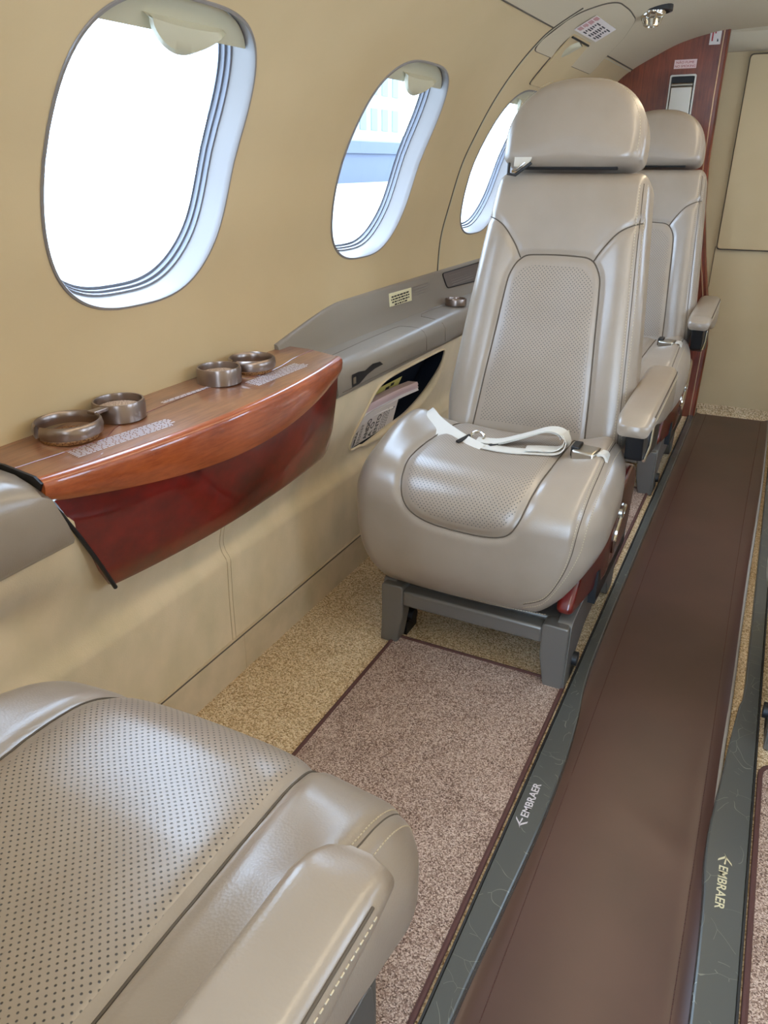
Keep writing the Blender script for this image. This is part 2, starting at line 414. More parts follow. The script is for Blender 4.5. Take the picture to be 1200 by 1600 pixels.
def window(idx, wy, side, shade=True):
    w = bpy.data.objects.new('window_%d' % idx, None); COL.objects.link(w); w['kind'] = 'structure'
    w.empty_display_size = .05; w.location = PS(WSC, wy, 0, side); L = Vector(w.location)
    N = 96; A = [2*math.pi*k/N for k in range(N)]
    def rg(inset, off): return [tuple(Vector(PS(WSC+wout(a, inset)[1], wy+wout(a, inset)[0], off, side))-L) for a in A]
    f = (lambda rr: rr if side > 0 else rr)
    m = MB(); loft(m, [rg(-.004, -.0005), rg(-.003, -.0022), rg(0, -.0025), rg(.0012, 0), rg(.002, .008), rg(.004, .024), rg(.006, .036)], cap=False)
    m.build('window_reveal', M['reveal'], w)
    m = MB(); loft(m, [rg(.006, .036), rg(.009, .0365), rg(.0095, .040), rg(.0075, .0405), rg(.008, .045), rg(.0115, .0455), rg(.012, .049), rg(.010, .0495), rg(.011, .053), rg(.015, .0535)], cap=False)
    m.build('window_seal', M['ringblue'], w)
    m = MB(); rr_ = []
    for q in (.01, .2, .4, .6, .8, 1):
        rr_.append([tuple(Vector(PS(WSC+wout(a, .012)[1]*q, wy+wout(a, .012)[0]*q, .0515, side))-L) for a in A])
    loft(m, rr_, cap=False); m.build('pane', M['glass'], w)
    if shade:
        # pulled-up blind: only its lowest strip shows below the slot
        sz = S_of_z(1.040)-WSC; pts = []
        ak = [a for a in np.linspace(0, 2*math.pi, 241) if wout(a, .003)[1] >= sz-.001]
        up = [wout(a, .004) for a in ak]
        m = MB(); fr = []; bk = []
        for dy, ds in up: fr.append((dy, ds))
        base = [(dy, sz) for dy, ds in up]
        R0 = [tuple(Vector(PS(WSC+ds, wy+dy, .012, side))-L) for dy, ds in up]
        R1 = [tuple(Vector(PS(WSC+ds, wy+dy, .012, side))-L) for dy, ds in base]
        R2 = [tuple(Vector(PS(WSC+ds-.001, wy+dy, .016, side))-L) for dy, ds in base]
        R3 = [tuple(Vector(PS(WSC+ds, wy+dy, .020, side))-L) for dy, ds in up]
        loft(m, [R0, R1, R2, R3], cap=False, closed=False); sh = m.build('window_shade', M['shade'], w)
        m = MB()
        out = []
        for k in range(25):
            t = k/24; u = -.075+.15*t; d = .030*math.sin(math.pi*t)**.7
            out.append((u, -d))
        rings = []
        for q, off in ((0, .012), (.12, .004), (.5, .000), (.85, -.001), (1, .003), (1.0, .008)):
            rings.append([tuple(Vector(PS(WSC+sz+.018+(dv*1.25-.0)*q, wy+.005+u*(1-.1*q), off, side))-L) for u, dv in out])
        loft(m, rings, cap=False, closed=False); m.build('shade_handle', M['shade'], sh)
    return w
for i, y in enumerate(WY): window(i+1, y, 1)
for i, y in enumerate(WY): window(i+4, y, -1, shade=False)

# lower side wall with the magazine pocket cut into it
LP = [(0, -.790), (.08, -.790), (.16, -.790), (.232, -.788), (.250, -.788), (.266, -.798), (.290, -.800), (.34, -.786), (.40, -.764), (.476, -.745), (.50, -.745)]
_lp = np.array(catmull([(x, z) for z, x in LP], 10))
def LX(z): return float(np.interp(z, _lp[:, 1], _lp[:, 0]))
POCK = [(1.398, .325), (1.402, .352), (1.418, .385), (1.438, .418), (1.462, .441), (1.495, .452), (1.55, .456), (1.66, .457), (1.80, .456), (1.845, .450),
        (1.853, .42), (1.842, .38), (1.825, .352), (1.79, .330), (1.74, .312), (1.69, .302), (1.60, .298), (1.50, .298), (1.42, .302), (1.402, .310)]
POCK = [tuple(p) for p in catmull(POCK, 6, closed=True)]; PK = np.array(POCK)
def inpoly(y, z):
    c = False; n = len(PK); j = n-1
    for i in range(n):
        if (PK[i, 1] > z) != (PK[j, 1] > z) and y < (PK[j, 0]-PK[i, 0])*(z-PK[i, 1])/(PK[j, 1]-PK[i, 1])+PK[i, 0]: c = not c
        j = i
    return c
def lowx(y, z, side):
    x = LX(z)
    if side > 0: x -= .030*math.exp(-((y-.50)/.075)**2)*math.exp(-((z-.36)/.05)**2)     # hand recess left of the table
    if side > 0 and z > .345:
        k = min(1, max(0, (y-.585-.50*max(0, .53-z))/.012))*min(1, max(0, (1.245-y)/.02))*min(1, (z-.345)/.02); x -= .06*k
    return x
def lower(side, z0, z1):
    step = .008; ys = np.arange(Y0, Y1+step, step); zs = np.linspace(z0, z1, int((z1-z0)/step)+1)
    ny, nz = len(ys)-1, len(zs)-1; ins = np.zeros((ny, nz), bool)
    if side > 0 and z0 > .05:
        for i in range(ny):
            if 1.38 < ys[i] < 1.87:
                for j in range(nz):
                    ins[i, j] = inpoly((ys[i]+ys[i+1])/2, (zs[j]+zs[j+1])/2)
    V = {}; vs = []; fs = []
    def vid(i, j):
        if (i, j) not in V:
            y, z = float(ys[i]), float(zs[j])
            if any(0 <= a < ny and 0 <= b < nz and ins[a, b] for a in (i-1, i) for b in (j-1, j)):
                k = np.argmin((PK[:, 0]-y)**2+(PK[:, 1]-z)**2); y, z = PK[k]
            x = lowx(y, z, side); V[i, j] = len(vs); vs.append((x if side > 0 else 2*CX-x, y, z))
        return V[i, j]
    for i in range(ny):
        for j in range(nz):
            if ins[i, j]: continue
            f = (vid(i, j), vid(i+1, j), vid(i+1, j+1), vid(i, j+1)); fs.append(f if side > 0 else f[::-1])
    return MB().add(vs, fs)
wl = bpy.data.objects['wall_left']; wr = bpy.data.objects['wall_right']
lo = lower(1, .080, .50).build('lower_panel', M['fabric'], wl, angle=60)
lower(-1, .080, .50).build('lower_panel', M['fabric'], wr, angle=60)
for sd, nm in ((1, 'left'), (-1, 'right')):
    m = MB()
    for (xa, za), (xb, zb) in zip([(-.783, 0), (-.783, .074), (-.786, .080)], [(-.783, .074), (-.786, .080), (-.800, .080)]):
        A = (xa, Y0, za), (xa, Y1, za), (xb, Y1, zb), (xb, Y0, zb)
        A = [(p[0] if sd > 0 else 2*CX-p[0], p[1], p[2]) for p in A]; m.add(A, [(0, 1, 2, 3) if sd > 0 else (3, 2, 1, 0)])
    b = m.build('baseboard_'+nm, M['kick'], smooth=False); b['kind'] = 'structure'
m = MB(); tube(m, [(-.7835, Y0, .0785), (-.7835, Y1, .0785)], .0012); m.build('seam_line', M['seam'], bpy.data.objects['baseboard_left'])
# vertical stitched seam in the suede below the table
m = MB()
tube(m, [(lowx(.93, z, 1)+.0006, .93+(z-.08)*.02, z) for z in np.linspace(.08, .36, 30)], .0009, 5)
tube(m, [(lowx(.94, z, 1)+.0006, .94+(z-.08)*.02, z) for z in np.linspace(.08, .36, 30)], .0006, 5)
tube(m, [(-.7828, .955+z*.02, z) for z in np.linspace(0, .078, 6)], .0008, 5)
m.build('panel_seam', M['kick'], wl)
# pocket lining + rolled rim
m = MB(); cy_, cz_ = PK.mean(axis=0)
r0 = [(lowx(y, z, 1)+.0008, cy_+(y-cy_)*1.008, cz_+(z-cz_)*1.03) for y, z in POCK]
cy, cz = PK.mean(axis=0)
r1 = [(lowx(y, z, 1)-.05, y, z) for y, z in POCK]
loft(m, [r0, r1], cap=False); m.add(r1, [tuple(range(len(r1)))]); m.build('pocket_lining', M['navy'], wl)
m = MB()
rimp = POCK[-50:]+POCK[:2]
P = [(lowx(y, z, 1)+.002, y, z-.004) for y, z in POCK if True]
rr = []
for (y, z) in POCK:
    rr.append(.0085*max(0, min(1, (.44-z)/.08))*max(0, min(1, (y-1.45)/.15))+.0030)
rr.append(rr[0]); P = [(lowx(y, z, 1)+.0015, y, z-(.004 if r_ > .004 else 0)) for (y, z), r_ in zip(POCK, rr)]; tube(m, P+[P[0]], rr, 10, cap=False); m.build('pocket_rim', M['fabric'], wl)

# joints between liner panels, drawn as fine dark gaps
m = MB()
tube(m, [PS(s, 2.043, -.0002) for s in np.linspace(S_of_z(.62), S_of_z(1.225), 60)], .0022, 6)
tube(m, [PS(S_of_z(1.19), y, -.0002) for y in np.linspace(Y0, 2.043, 40)], .0018, 6)
tube(m, [PS(S_of_z(1.192), y, -.0002) for y in np.linspace(2.622, 3.05, 10)], .0022, 6)
j = m.build('panel_joint', M['seam'], wl)
m = MB()
tube(m, [PS(s, 2.048, -.0005) for s in np.linspace(S_of_z(.62), S_of_z(1.225), 60)], .0022, 6)
tube(m, [PS(S_of_z(1.19)-.004, y, -.0002) for y in np.linspace(2.622, 3.05, 10)], .0022, 6)
m.build('joint_highlight', M['shade'], wl)  # pale line beside the dark joints, a highlight put in by colour

# ------------------------------------------------------------------ floor
m = MB()
for x0, x1 in ((-.83, -.196), (.096, .70)):
    m.add([(x0, Y0, 0), (x1, Y0, 0), (x1, Y1, 0), (x0, Y1, 0)], [(0, 1, 2, 3)])
m.add([(-.196, Y0, -.022), (.096, Y0, -.022), (.096, Y1, -.022), (-.196, Y1, -.022)], [(0, 1, 2, 3)])
m.add([(-.196, Y0, 0), (-.196, Y1, 0), (-.196, Y1, -.022), (-.196, Y0, -.022), (.096, Y0, 0), (.096, Y1, 0), (.096, Y1, -.022), (.096, Y0, -.022)], [(0, 1, 2, 3), (4, 7, 6, 5)])
setp(m.build('floor', M['carpet'], smooth=False), kind='structure')
# aisle runner
rn = thing('aisle_runner', 'long brown vinyl runner with stitched borders lying along the aisle', 'floor runner', (CX, 1.2, -.022))
def px_(p): return (p[0]-CX, p[1]-1.2, p[2]+.022)
m = MB(); NY = 160; NX = 26; vs = []; fs = []
yy = np.linspace(Y0+.02, 3.165, NY)
def redge(y):
    a = -.186+.004*math.sin(y*5)
    b = .078+.004*math.sin(y*3.1)-.008*(1/(1+math.exp((y-1.2)*12)))
    return a, b
def rz(u, y): return -.0135+.0018*math.sin(y*4+u*2)*.5+.006*max(0, abs(u)-.90)/.1+.0016*math.exp(-((y-.93+.05*u)/.018)**2)
for y in yy:
    a, b = redge(y)
    for k in range(NX):
        u = -1+2*k/(NX-1); vs.append(px_((a+(b-a)*(u+1)/2, y, rz(u, y))))
fs = [(i*NX+k, i*NX+k+1, (i+1)*NX+k+1, (i+1)*NX+k) for i in range(NY-1) for k in range(NX-1)]
m.add(vs, fs)
b0 = len(m.v); m.add([(v[0], v[1], v[2]-.004) for v in vs], [f[::-1] for f in fs])
nn = NY*NX
m.f += [(i*NX, (i+1)*NX, nn+(i+1)*NX, nn+i*NX) for i in range(NY-1)]+[(i*NX+NX-1, nn+i*NX+NX-1, nn+(i+1)*NX+NX-1, (i+1)*NX+NX-1) for i in range(NY-1)]
m.build('runner_sheet', M['runner'], rn, angle=60)
for xo in (-.147, .052):
    m = MB(); pts = [px_((xo+.003*math.sin(y*2.3), y, -.0132+.0009)) for y in np.linspace(Y0+.05, 3.15, 220)]
    dashes(m, pts, .0006, .0045, .002); m.build('border_stitching', M['binding'], rn)
m = MB(); tube(m, [px_((redge(y)[1]+.002, y, -.0095)) for y in yy if y > .95], .0034, 8); m.build('felt_edge', M['felt'], rn)

# sill plates over the seat tracks
LI = [(-.62, -.172), (.20, -.172), (.50, -.171), (.68, -.164), (.83, -.158), (.98, -.158), (1.10, -.165), (1.22, -.177), (1.46, -.181), (2.1, -.181), (3.16, -.181)]
RI = [(-.62, .074), (.63, .074), (.886, .066), (.986, .069), (1.069, .075), (1.154, .080), (1.256, .088), (1.313, .094), (1.55, .095), (3.16, .095)]
def sill(name, inner, outer, sgn, label, txt):
    t = thing(name, label, 'trim strip', (0, 1.2, 0), group=None)
    inn = [tuple(p) for p in catmull([(a, b) for a, b in inner], 8)]
    rings = []
    for y, xi in inn:
        xo = outer; s = sgn
        rings.append([(xo, y-1.2, .0005), (xo, y-1.2, .0052), (xo+s*.0014, y-1.2, .0070), (xi-s*.003, y-1.2, .0070), (xi-s*.0008, y-1.2, .006), (xi, y-1.2, .0035), (xi, y-1.2, -.012)])
    m = MB(); loft(m, rings, cap=True, closed=True)
    m.build('sill_plate', M['rail'], t, angle=18)
    m = MB()
    ro = [[(outer, y-1.2, 0.0), (outer-sgn*.0028, y-1.2, 0.0), (outer-sgn*.0028, y-1.2, .0078), (outer, y-1.2, .0078)] for y in (-.62, 3.16)]
    loft(m, ro, cap=True); m.build('rubber_gasket', M['black'], t, smooth=False)
    # lettering
    if sgn > 0: org, U, V = (-.1790, .836-1.2, .0071), (0, 1, 0), (-1, 0, 0)
    else: org, U, V = (.0860, .876-1.2, .0071), (0, -1, 0), (1, 0, 0)
    text('lettering', 'EMBRAER', txt, t, basis(org, U, V), .0165, width=.074, ext=.00015, bold=.0002)
    B = basis(org, U, V); lg = MB()
    def q(pts): lg.add([tuple(B @ Vector((a, b, .0002))) for a, b in pts], [tuple(range(len(pts)))])
    q([(-.0245, .0045), (-.018, .0072), (-.0052, .0055), (-.0035, .0066), (-.0052, .0078), (-.018, .0082)])
    q([(-.0205, .0068), (-.0175, .0085), (-.0095, .0150), (-.0050, .0162), (-.0125, .0098), (-.0150, .0068)])
    q([(-.0205, .0064), (-.0150, .0062), (-.0125, .0035), (-.0070, -.0028), (-.0110, -.0022), (-.0180, .0048)])
    lg.build('bird_logo', txt, t, smooth=False)
    return t
sill('sill_strip', LI, -.201, 1, 'scuffed grey green metal sill strip along the left side of the aisle runner', M['silverink'])
sill('sill_strip', RI, .121, -1, 'scuffed grey green metal sill strip along the right side of the aisle runner', mat('gold print', srgb(196, 186, 150), .5))

# floor mats
def floor_mat(x0, x1, y0, y1, label, rad=.012):
    t = thing('floor_mat', label, 'floor mat', ((x0+x1)/2, (y0+y1)/2, 0), group=None)
    ol = rpoly([(x0, y0), (x1, y0), (x1, y1), (x0, y1)], rad, 5)
    cx, cy = (x0+x1)/2, (y0+y1)/2
    ol = [(a-cx, b-cy) for a, b in ol]
    m = MB(); loft(m, [[(a, b, .0008) for a, b in ol], [(a, b, .0055) for a, b in ol]], cap=True)
    m.build('pile', M['matcarpet'], t, smooth=False)
    m = MB(); tube(m, [(a, b, .0046) for a, b in ol]+[(ol[0][0], ol[0][1], .0046)], .0042, 8, cap=False)
    m.build('binding', M['binding'], t)
    return t
floor_mat(-.567, -.212, .30, 1.182, 'large brown mat with dark binding between the two facing left seats')
floor_mat(-.567, -.222, 1.62, 2.215, 'brown mat behind the belted seat, seen past its cushion beside the left sill strip')
floor_mat(.130, .50, .30, 1.12, 'brown mat cut off by the right edge, past the right sill strip', .03)

# ------------------------------------------------------------------ far end: bulkhead, aft wall
def prof_pts(y, xmax, n=50):
    pts = []
    for z, x in [(0, -.80), (.2, -.80), (.5, -.80)]: pts.append((x, z))
    for s in np.linspace(.05, SMAX, n):
        x, z = P2(s)
        if x < xmax: pts.append((float(x), float(z)))
    return pts
bk = thing('bulkhead', 'red-brown veneered partition with bright edge strip behind the rear left seat', 'partition', (-.5, 3.05, 0))
bk.name = 'wood_partition'
pts = [(x+.5, z) for x, z in prof_pts(3.05, -.30)]
edge = [(-.287, 1.297), (-.288, 1.1), (-.286, .9), (-.272, .75), (-.245, .6), (-.205, .42), (-.185, .28), (-.188, 0)]
pts += [(x+.5, z) for x, z in edge]
m = MB(); loft(m, [[(x, 0, z) for x, z in pts], [(x, .022, z) for x, z in pts]], cap=True); m.build('panel', M['wood_bulk'], bk, smooth=False)
m = MB(); tube(m, [(x+.5-.012, -.001, z) for x, z in edge], .0022, 6); m.build('edge_strip', M['brass'], bk)
m = MB()
# wooden edge band round the free side
loft(m, [[(x+.5, -.002, z), (x+.5+.006, .004, z), (x+.5+.006, .024, z), (x+.5, .024, z)] for x, z in edge], cap=True); m.build('edge_band', M['wood_bulk'], bk)
# paper-cup dispenser
dp = thing('dispenser', 'recessed steel dispenser with flip-up front set in the wood partition', 'dispenser', (-.405, 3.045, 1.105))
m = MB(); O = rrect(.084, .13, .006, 4); I = rrect(.074, .12, .004, 4)
loft(m, [[(x, 0, z) for x, z in O], [(x, -.006, z) for x, z in O], [(x, -.006, z) for x, z in I], [(x, .004, z) for x, z in I]], cap=False); m.build('frame', M['steel'], dp)
m = MB(); m.add([(x, .003, z) for x, z in I], [tuple(reversed(range(len(I))))]); m.build('recess', M['black'], dp, smooth=False)
m = MB(); box(m, -.034, .034, -.012, .002, -.06, .028); m.build('front_plate', M['steel'], dp, bevel=.002)
m = MB(); tube(m, [(-.034, -.008, .034), (.034, -.008, .034)], .006, 12); m.build('roller', M['steel'], dp)
def plate(name, mats, parent, B, w, h, t=.0006):
    m = MB(); vs = [(a, b, c) for a in (0, w) for b in (0, h) for c in (0, t)]
    m.add([tuple(B @ Vector(v)) for v in vs], [(0,1,3,2),(4,6,7,5),(0,4,5,1),(2,3,7,6),(0,2,6,4),(1,5,7,3)])
    return m.build(name, mats, parent, smooth=False)
s1 = thing('no_smoking_sign', 'small white bilingual no smoking sign above the steel dispenser', 'sign', (-.405, 3.048, 1.19))
M['pale'] = mat('pale pink sign', srgb(236, 206, 200), .5)
B = basis((-.036, 0, -.002), (1, 0, 0), (0, 0, 1)); plate('board', M['pale'], s1, B, .071, .026)
for k, (tx, yy_) in enumerate((('NÃO FUME', .0145), ('NO SMOKING', .0035))):
    text('lettering', tx, M['redink'], s1, basis((-.033+.003*(1-k), -.0008, -.002+yy_), (1, 0, 0), (0, 0, 1)), .0098, width=.065-.008*(1-k))
s2 = thing('exit_handle_sign', 'small white card with red bent bar high at the partition edge', 'sign', (-.323, 3.048, 1.278))
plate('board', M['paper'], s2, basis((-.018, 0, -.026), (1, 0, 0), (0, 0, 1)), .034, .044)
m = MB(); tube(m, [(-.010, -.0012, -.016), (-.010, -.0012, .008), (-.007, -.0012, .012), (-.002, -.0012, .011), (-.002, -.0012, .005)], .0022, 6); m.build('red_mark', M['redink'], s2)
m = MB(); tube(m, [(.007, -.0012, -.018), (.007, -.0012, -.014), (.006, -.0012, -.010)], [.0026, .002, .001], 6); m.build('black_mark', M['ink'], s2)
# aft wall
m = MB(); pts = prof_pts(3.18, 9) ; pts = pts+[(2*CX-x, z) for x, z in reversed(pts[:-1])]
m.add([(x, 3.18, z) for x, z in pts], [tuple(range(len(pts)))]); aw = m.build('wall_back', M['wall'], smooth=False); aw['kind'] = 'structure'
m = MB()                                               # soffit roll where ceiling meets aft wall
rings = []
for x in np.linspace(-.40, .5, 20):
    zt = 1.30-.25*max(0, abs(x-CX)-.25)**1.3
    rings.append([(x, 3.09+.0, zt+.01), (x, 3.085, zt-.012), (x, 3.10, zt-.035), (x, 3.125, zt-.05), (x, 3.165, zt-.058), (x, 3.19, zt-.058), (x, 3.19, zt+.01)])
loft(m, rings, cap=True); m.build('soffit', M['ceil'], ceil_o)
ap = thing('wall_cabinet_door', 'plain beige raised panel on the aft wall beside the wood partition', 'panel', (0, 3.165, .93))
m = MB(); O = rpoly([(-.215, -.316), (.34, -.316), (.34, .30), (-.215, .30)], .012)
loft(m, [[(x, .012, z) for x, z in O], [(x, -.004, z) for x, z in O], [(x*.995, -.006, z*.995) for x, z in O]], cap=True); m.build('door_panel', M['wall'], ap)
m = MB(); O2 = [(x*1.012, z*1.012) for x, z in O]
loft(m, [[(x, .014, z) for x, z in O2], [(x, .001, z) for x, z in O2]], cap=True); m.build('shadow_gap', M['seam'], ap)
m = MB(); box(m, -.222, -.2205, 3.174, 3.183, 0, .62); m.build('wall_joint', M['seam'], aw, smooth=False)
m = MB(); pp = [(x, 3.18-.03*(1-math.cos(a))+.0, .03*(1-math.sin(a))) for x in (0,) for a in (0,)]
rings = [[(x, 3.18-.035*math.cos(a), .035-.035*math.sin(a)) for a in np.linspace(0, math.pi/2, 8)] for x in (-.185, .09)]
rings = [[(x, 3.1795-.03+.03*math.sin(a), .045*(1-math.cos(a))-.02) for a in np.linspace(0, math.pi/2, 8)] for x in (-.22, .12)]
loft(m, rings, cap=False, closed=False); m.build('carpet_cove', M['carpet'], aw)

# forward bulkhead behind the viewer, with the cockpit doorway open
m = MB(); dw = (-.42, .28)
for x0, x1, z0, z1 in ((-.90, dw[0], 0, 1.32), (dw[1], .78, 0, 1.32)):
    m.add([(x0, Y0+.002, z0), (x1, Y0+.002, z0), (x1, Y0+.002, z1), (x0, Y0+.002, z1)], [(0, 3, 2, 1)])
fw_ = m.build('wall_front', M['wall'], smooth=False); fw_['kind'] = 'structure'

# ------------------------------------------------------------------ overhead panels
def surf_panel(name, pts, off, rad, mt, parent, thick=.004):
    """thin plate hugging the curved liner; pts = (y, z)"""
    o2 = [(y, S_of_z(z)) for y, z in pts]; ol = rpoly(o2, rad, 6)
    c = np.mean(ol, axis=0); m = MB(); rings = []
    K = 10
    for k in range(1, K+1):
        q = k/K; rings.append([PS(c[1]+(s-c[1])*q, c[0]+(y-c[0])*q, -off) for y, s in ol])
    rings.insert(0, [PS(c[1]+(s-c[1])*.01, c[0]+(y-c[0])*.01, -off) for y, s in ol])
    rings.append([PS(s, y, .001) for y, s in ol])
    vs = [tuple(Vector(p)-Vector(parent.location)) for r in rings for p in r]; n = len(ol)
    fs = [(i*n+k, (i+1)*n+k, (i+1)*n+(k+1) % n, i*n+(k+1) % n) for i in range(len(rings)-1) for k in range(n)]
    m.add(vs, fs); o = m.build(name, mt, parent, angle=50)
    g = MB(); tube(g, [tuple(Vector(PS(s, y, -.0004))-Vector(parent.location)) for y, s in ol]+[tuple(Vector(PS(ol[0][1], ol[0][0], -.0004))-Vector(parent.location))], .0022, 6, cap=False)
    g.build('gap_line', M['seam'], o)
    return o
ov = thing('overhead_panel', 'beige overhead service panel with rounded end and small drop-down hatch, above the belted seat', 'panel', PS(S_of_z(1.22), 2.3))
surf_panel('panel', [(2.052, 1.150), (2.056, 1.218), (2.11, 1.241), (2.17, 1.2505), (2.29, 1.2515), (2.42, 1.2485), (2.55, 1.222), (2.66, 1.170), (2.66, 1.150)], .0025, .03, M['ceil'], ov)
od = ov
hd_ = surf_panel('hatch_door', [(2.214, 1.092), (2.214, 1.150), (2.186, 1.197), (2.372, 1.197), (2.425, 1.092)], .0050, .010, M['wall'], od)
L = Vector(od.location); sB = S_of_z(1.194)
m = MB(); rings = []
for k in range(9):
    t = k/8; w = .030*math.sin(math.pi*(.12+.80*t)); 
    rings.append([tuple(Vector(PS(sB-.004-.055*t, 2.285-.012*t+w*c, -.005-.012*(1-t)**.7*max(0, 1-c*c)**.5))-L) for c in np.linspace(-1, 1, 9)])
loft(m, rings, cap=False, closed=False); m.build('finger_pull', M['shade'], hd_)
m = MB(); tube(m, [tuple(Vector(PS(sB-.001, y, -.0065))-L) for y in np.linspace(2.19, 2.365, 8)], .0028, 6); m.build('slot', M['black'], hd_)
lc = thing('instruction_label', 'white instruction label with red and black print on the overhead panel', 'label', PS(S_of_z(1.215), 2.26))
L = Vector(lc.location); q = [Vector(PS(S_of_z(z), y, -.0042)) for y, z in ((2.13, 1.229), (2.163, 1.2015), (2.39, 1.2005), (2.371, 1.2295))]
U = (q[3]-q[0]); V = (q[0]-q[1]); u, v = U.normalized(), (V-U*(V.dot(U)/U.dot(U))).normalized()
org = q[1]-u*.015
Bc = basis(org-L, u, v); W, Hh = .235, .058
plate('card', M['paper'], lc, Bc, W, Hh, .0008)
m = MB(); mr = MB(); rnd = random.Random(3)
def qd(mm, a, b, w, h): mm.add([tuple(Bc @ Vector(p)) for p in ((a, b, .0011), (a+w, b, .0011), (a+w, b+h, .0011), (a, b+h, .0011))], [(0, 1, 2, 3)])
for col in range(4):
    for row in range(5): 
        qd(mr, .006+col*.0005, .006+col*.0135+row*.0022, .03+.012*rnd.random(), .0012)
for k in range(3):
    for row in range(7): qd(m, .065+k*.055, .006+row*.006, .018+.024*rnd.random(), .0035)
m.build('black_print', M['ink'], lc, smooth=False); mr.build('red_print', M['redink'], lc, smooth=False)
# chrome air outlet in the ceiling
ga = thing('air_outlet', 'chrome swivel air outlet recessed in the ceiling at the top edge', 'air vent', (-.425, 2.43, 1.268))
m = MB(); 
def lathe(mm, prof, c=(0, 0, 0), n=32, ax=None):
    R = [[(c[0]+r*math.cos(2*math.pi*k/n), c[1]+r*math.sin(2*math.pi*k/n), c[2]+z) for k in range(n)] for r, z in prof]
    return loft(mm, R, cap=True)
lathe(m, [(.050, .012), (.050, -.004), (.044, -.006), (.040, .002), (.038, .012)]); m.build('recess_ring', M['black'], ga)
m = MB(); lathe(m, [(.034, .006), (.034, -.008), (.028, -.016), (.018, -.02), (.018, -.036), (.015, -.038), (.012, -.030)]); m.build('nozzle', M['chrome'], ga)
m = MB()
for k in range(6):
    a = k*math.pi/3; tube(m, [(.031*math.cos(a), .031*math.sin(a), -.004), (.018*math.cos(a), .018*math.sin(a), -.034)], .003, 6)
m.build('grip_rib', M['chrome'], ga)

# ------------------------------------------------------------------ sidewall ledge
lg = thing('sidewall_ledge', 'grey-taupe moulded ledge running under the windows past the wood table', 'ledge', (-.80, 1.65, .50))
L = Vector(lg.location)
def ledge_ring(y, x0=-.742):
    return [(-.862, y, .470), (x0, y, .470), (x0+.004, y, .478), (x0+.003, y, .512), (x0-.004, y, .524), (x0-.016, y, .5315), (x0-.03, y, .533), (-.835, y, .536), (-.850, y, .541), (-.858, y, .550), (-.870, y, .552)]
m = MB(); loft(m, [[tuple(Vector(p)-L) for p in ledge_ring(y)] for y in np.linspace(1.262, 3.045, 30)], cap=True); m.build('ledge_body', M['grey'], lg, angle=70)
m = MB(); up = catmull([(1.224, .574), (1.29, .588), (1.37, .604), (1.45, .6165), (1.55, .620), (2.04, .622), (3.04, .622)], 8)
R = []
for y, zt in up:
    y = float(y); zt = float(zt); xs, _ = P2(S_of_z(zt)); xs = float(xs)
    R.append([tuple(Vector(p)-L) for p in ((xs-.004, y, zt+.002), (xs+.006, y, zt+.001), (xs+.010, y, zt-.004), (-.846, y, max(.552, zt-.05)), (-.838, y, .542), (-.834, y, .534), (-.87, y, .532))])
loft(m, R, cap=True); m.build('riser', M['grey'], lg, angle=60)
def ledge_line(pts, r=.0008):
    m = MB(); tube(m, [tuple(Vector(p)-L) for p in pts], r, 6); return m
def ontop(x, y):
    rg = ledge_ring(y)[3:9]; xs = [p[0] for p in rg][::-1]; zs = [p[2] for p in rg][::-1]; return (x, y, float(np.interp(x, xs, zs)))
face = lambda y: [(-.7395, y, .512), (-.7385, y, .495), (-.738, y, .480)]
m = MB()
c1 = [ontop(-.80, 1.33), ontop(-.808, 1.50), ontop(-.810, 1.66), ontop(-.806, 1.69), ontop(-.78, 1.70), ontop(-.76, 1.70), ontop(-.747, 1.70)]+face(1.70)
tube(m, [tuple(Vector(p)-L) for p in c1], .0009, 6)
c2 = [ontop(-.812, 1.83), ontop(-.824, 1.86), ontop(-.826, 1.93), ontop(-.82, 2.0), ontop(-.77, 2.01), ontop(-.747, 2.01)]+face(2.01); tube(m, [tuple(Vector(p)-L) for p in c2], .0009, 6)
c3 = [ontop(-.812, 1.83), ontop(-.77, 1.82), ontop(-.747, 1.82)]+face(1.82); tube(m, [tuple(Vector(p)-L) for p in c3], .0009, 6)
tube(m, [tuple(Vector(p)-L) for p in [(-.7375, y, .4795) for y in np.linspace(1.28, 1.70, 8)]], .0008, 6)
m.build('lid_gap', M['greydark'], lg)
la = MB(); la2 = [(y, z) for y, z in ((1.318, .497), (1.455, .497), (1.44, .504), (1.40, .507), (1.37, .498), (1.35, .505), (1.318, .508))]
la.add([tuple(Vector((-.7372, y, z))-L) for y, z in ((1.318, .480), (1.35, .481), (1.385, .492), (1.42, .497), (1.46, .498), (1.445, .507), (1.41, .510), (1.375, .503), (1.345, .507), (1.318, .507))], [tuple(range(10))])
la.build('latch_recess', M['black'], lg, smooth=False)
m = MB(); box(m, *(np.array([-.741, -.7365, 1.322, 1.334, .486, .500])-np.repeat(L, 2))); m.build('latch_pin', M['chrome'], lg)
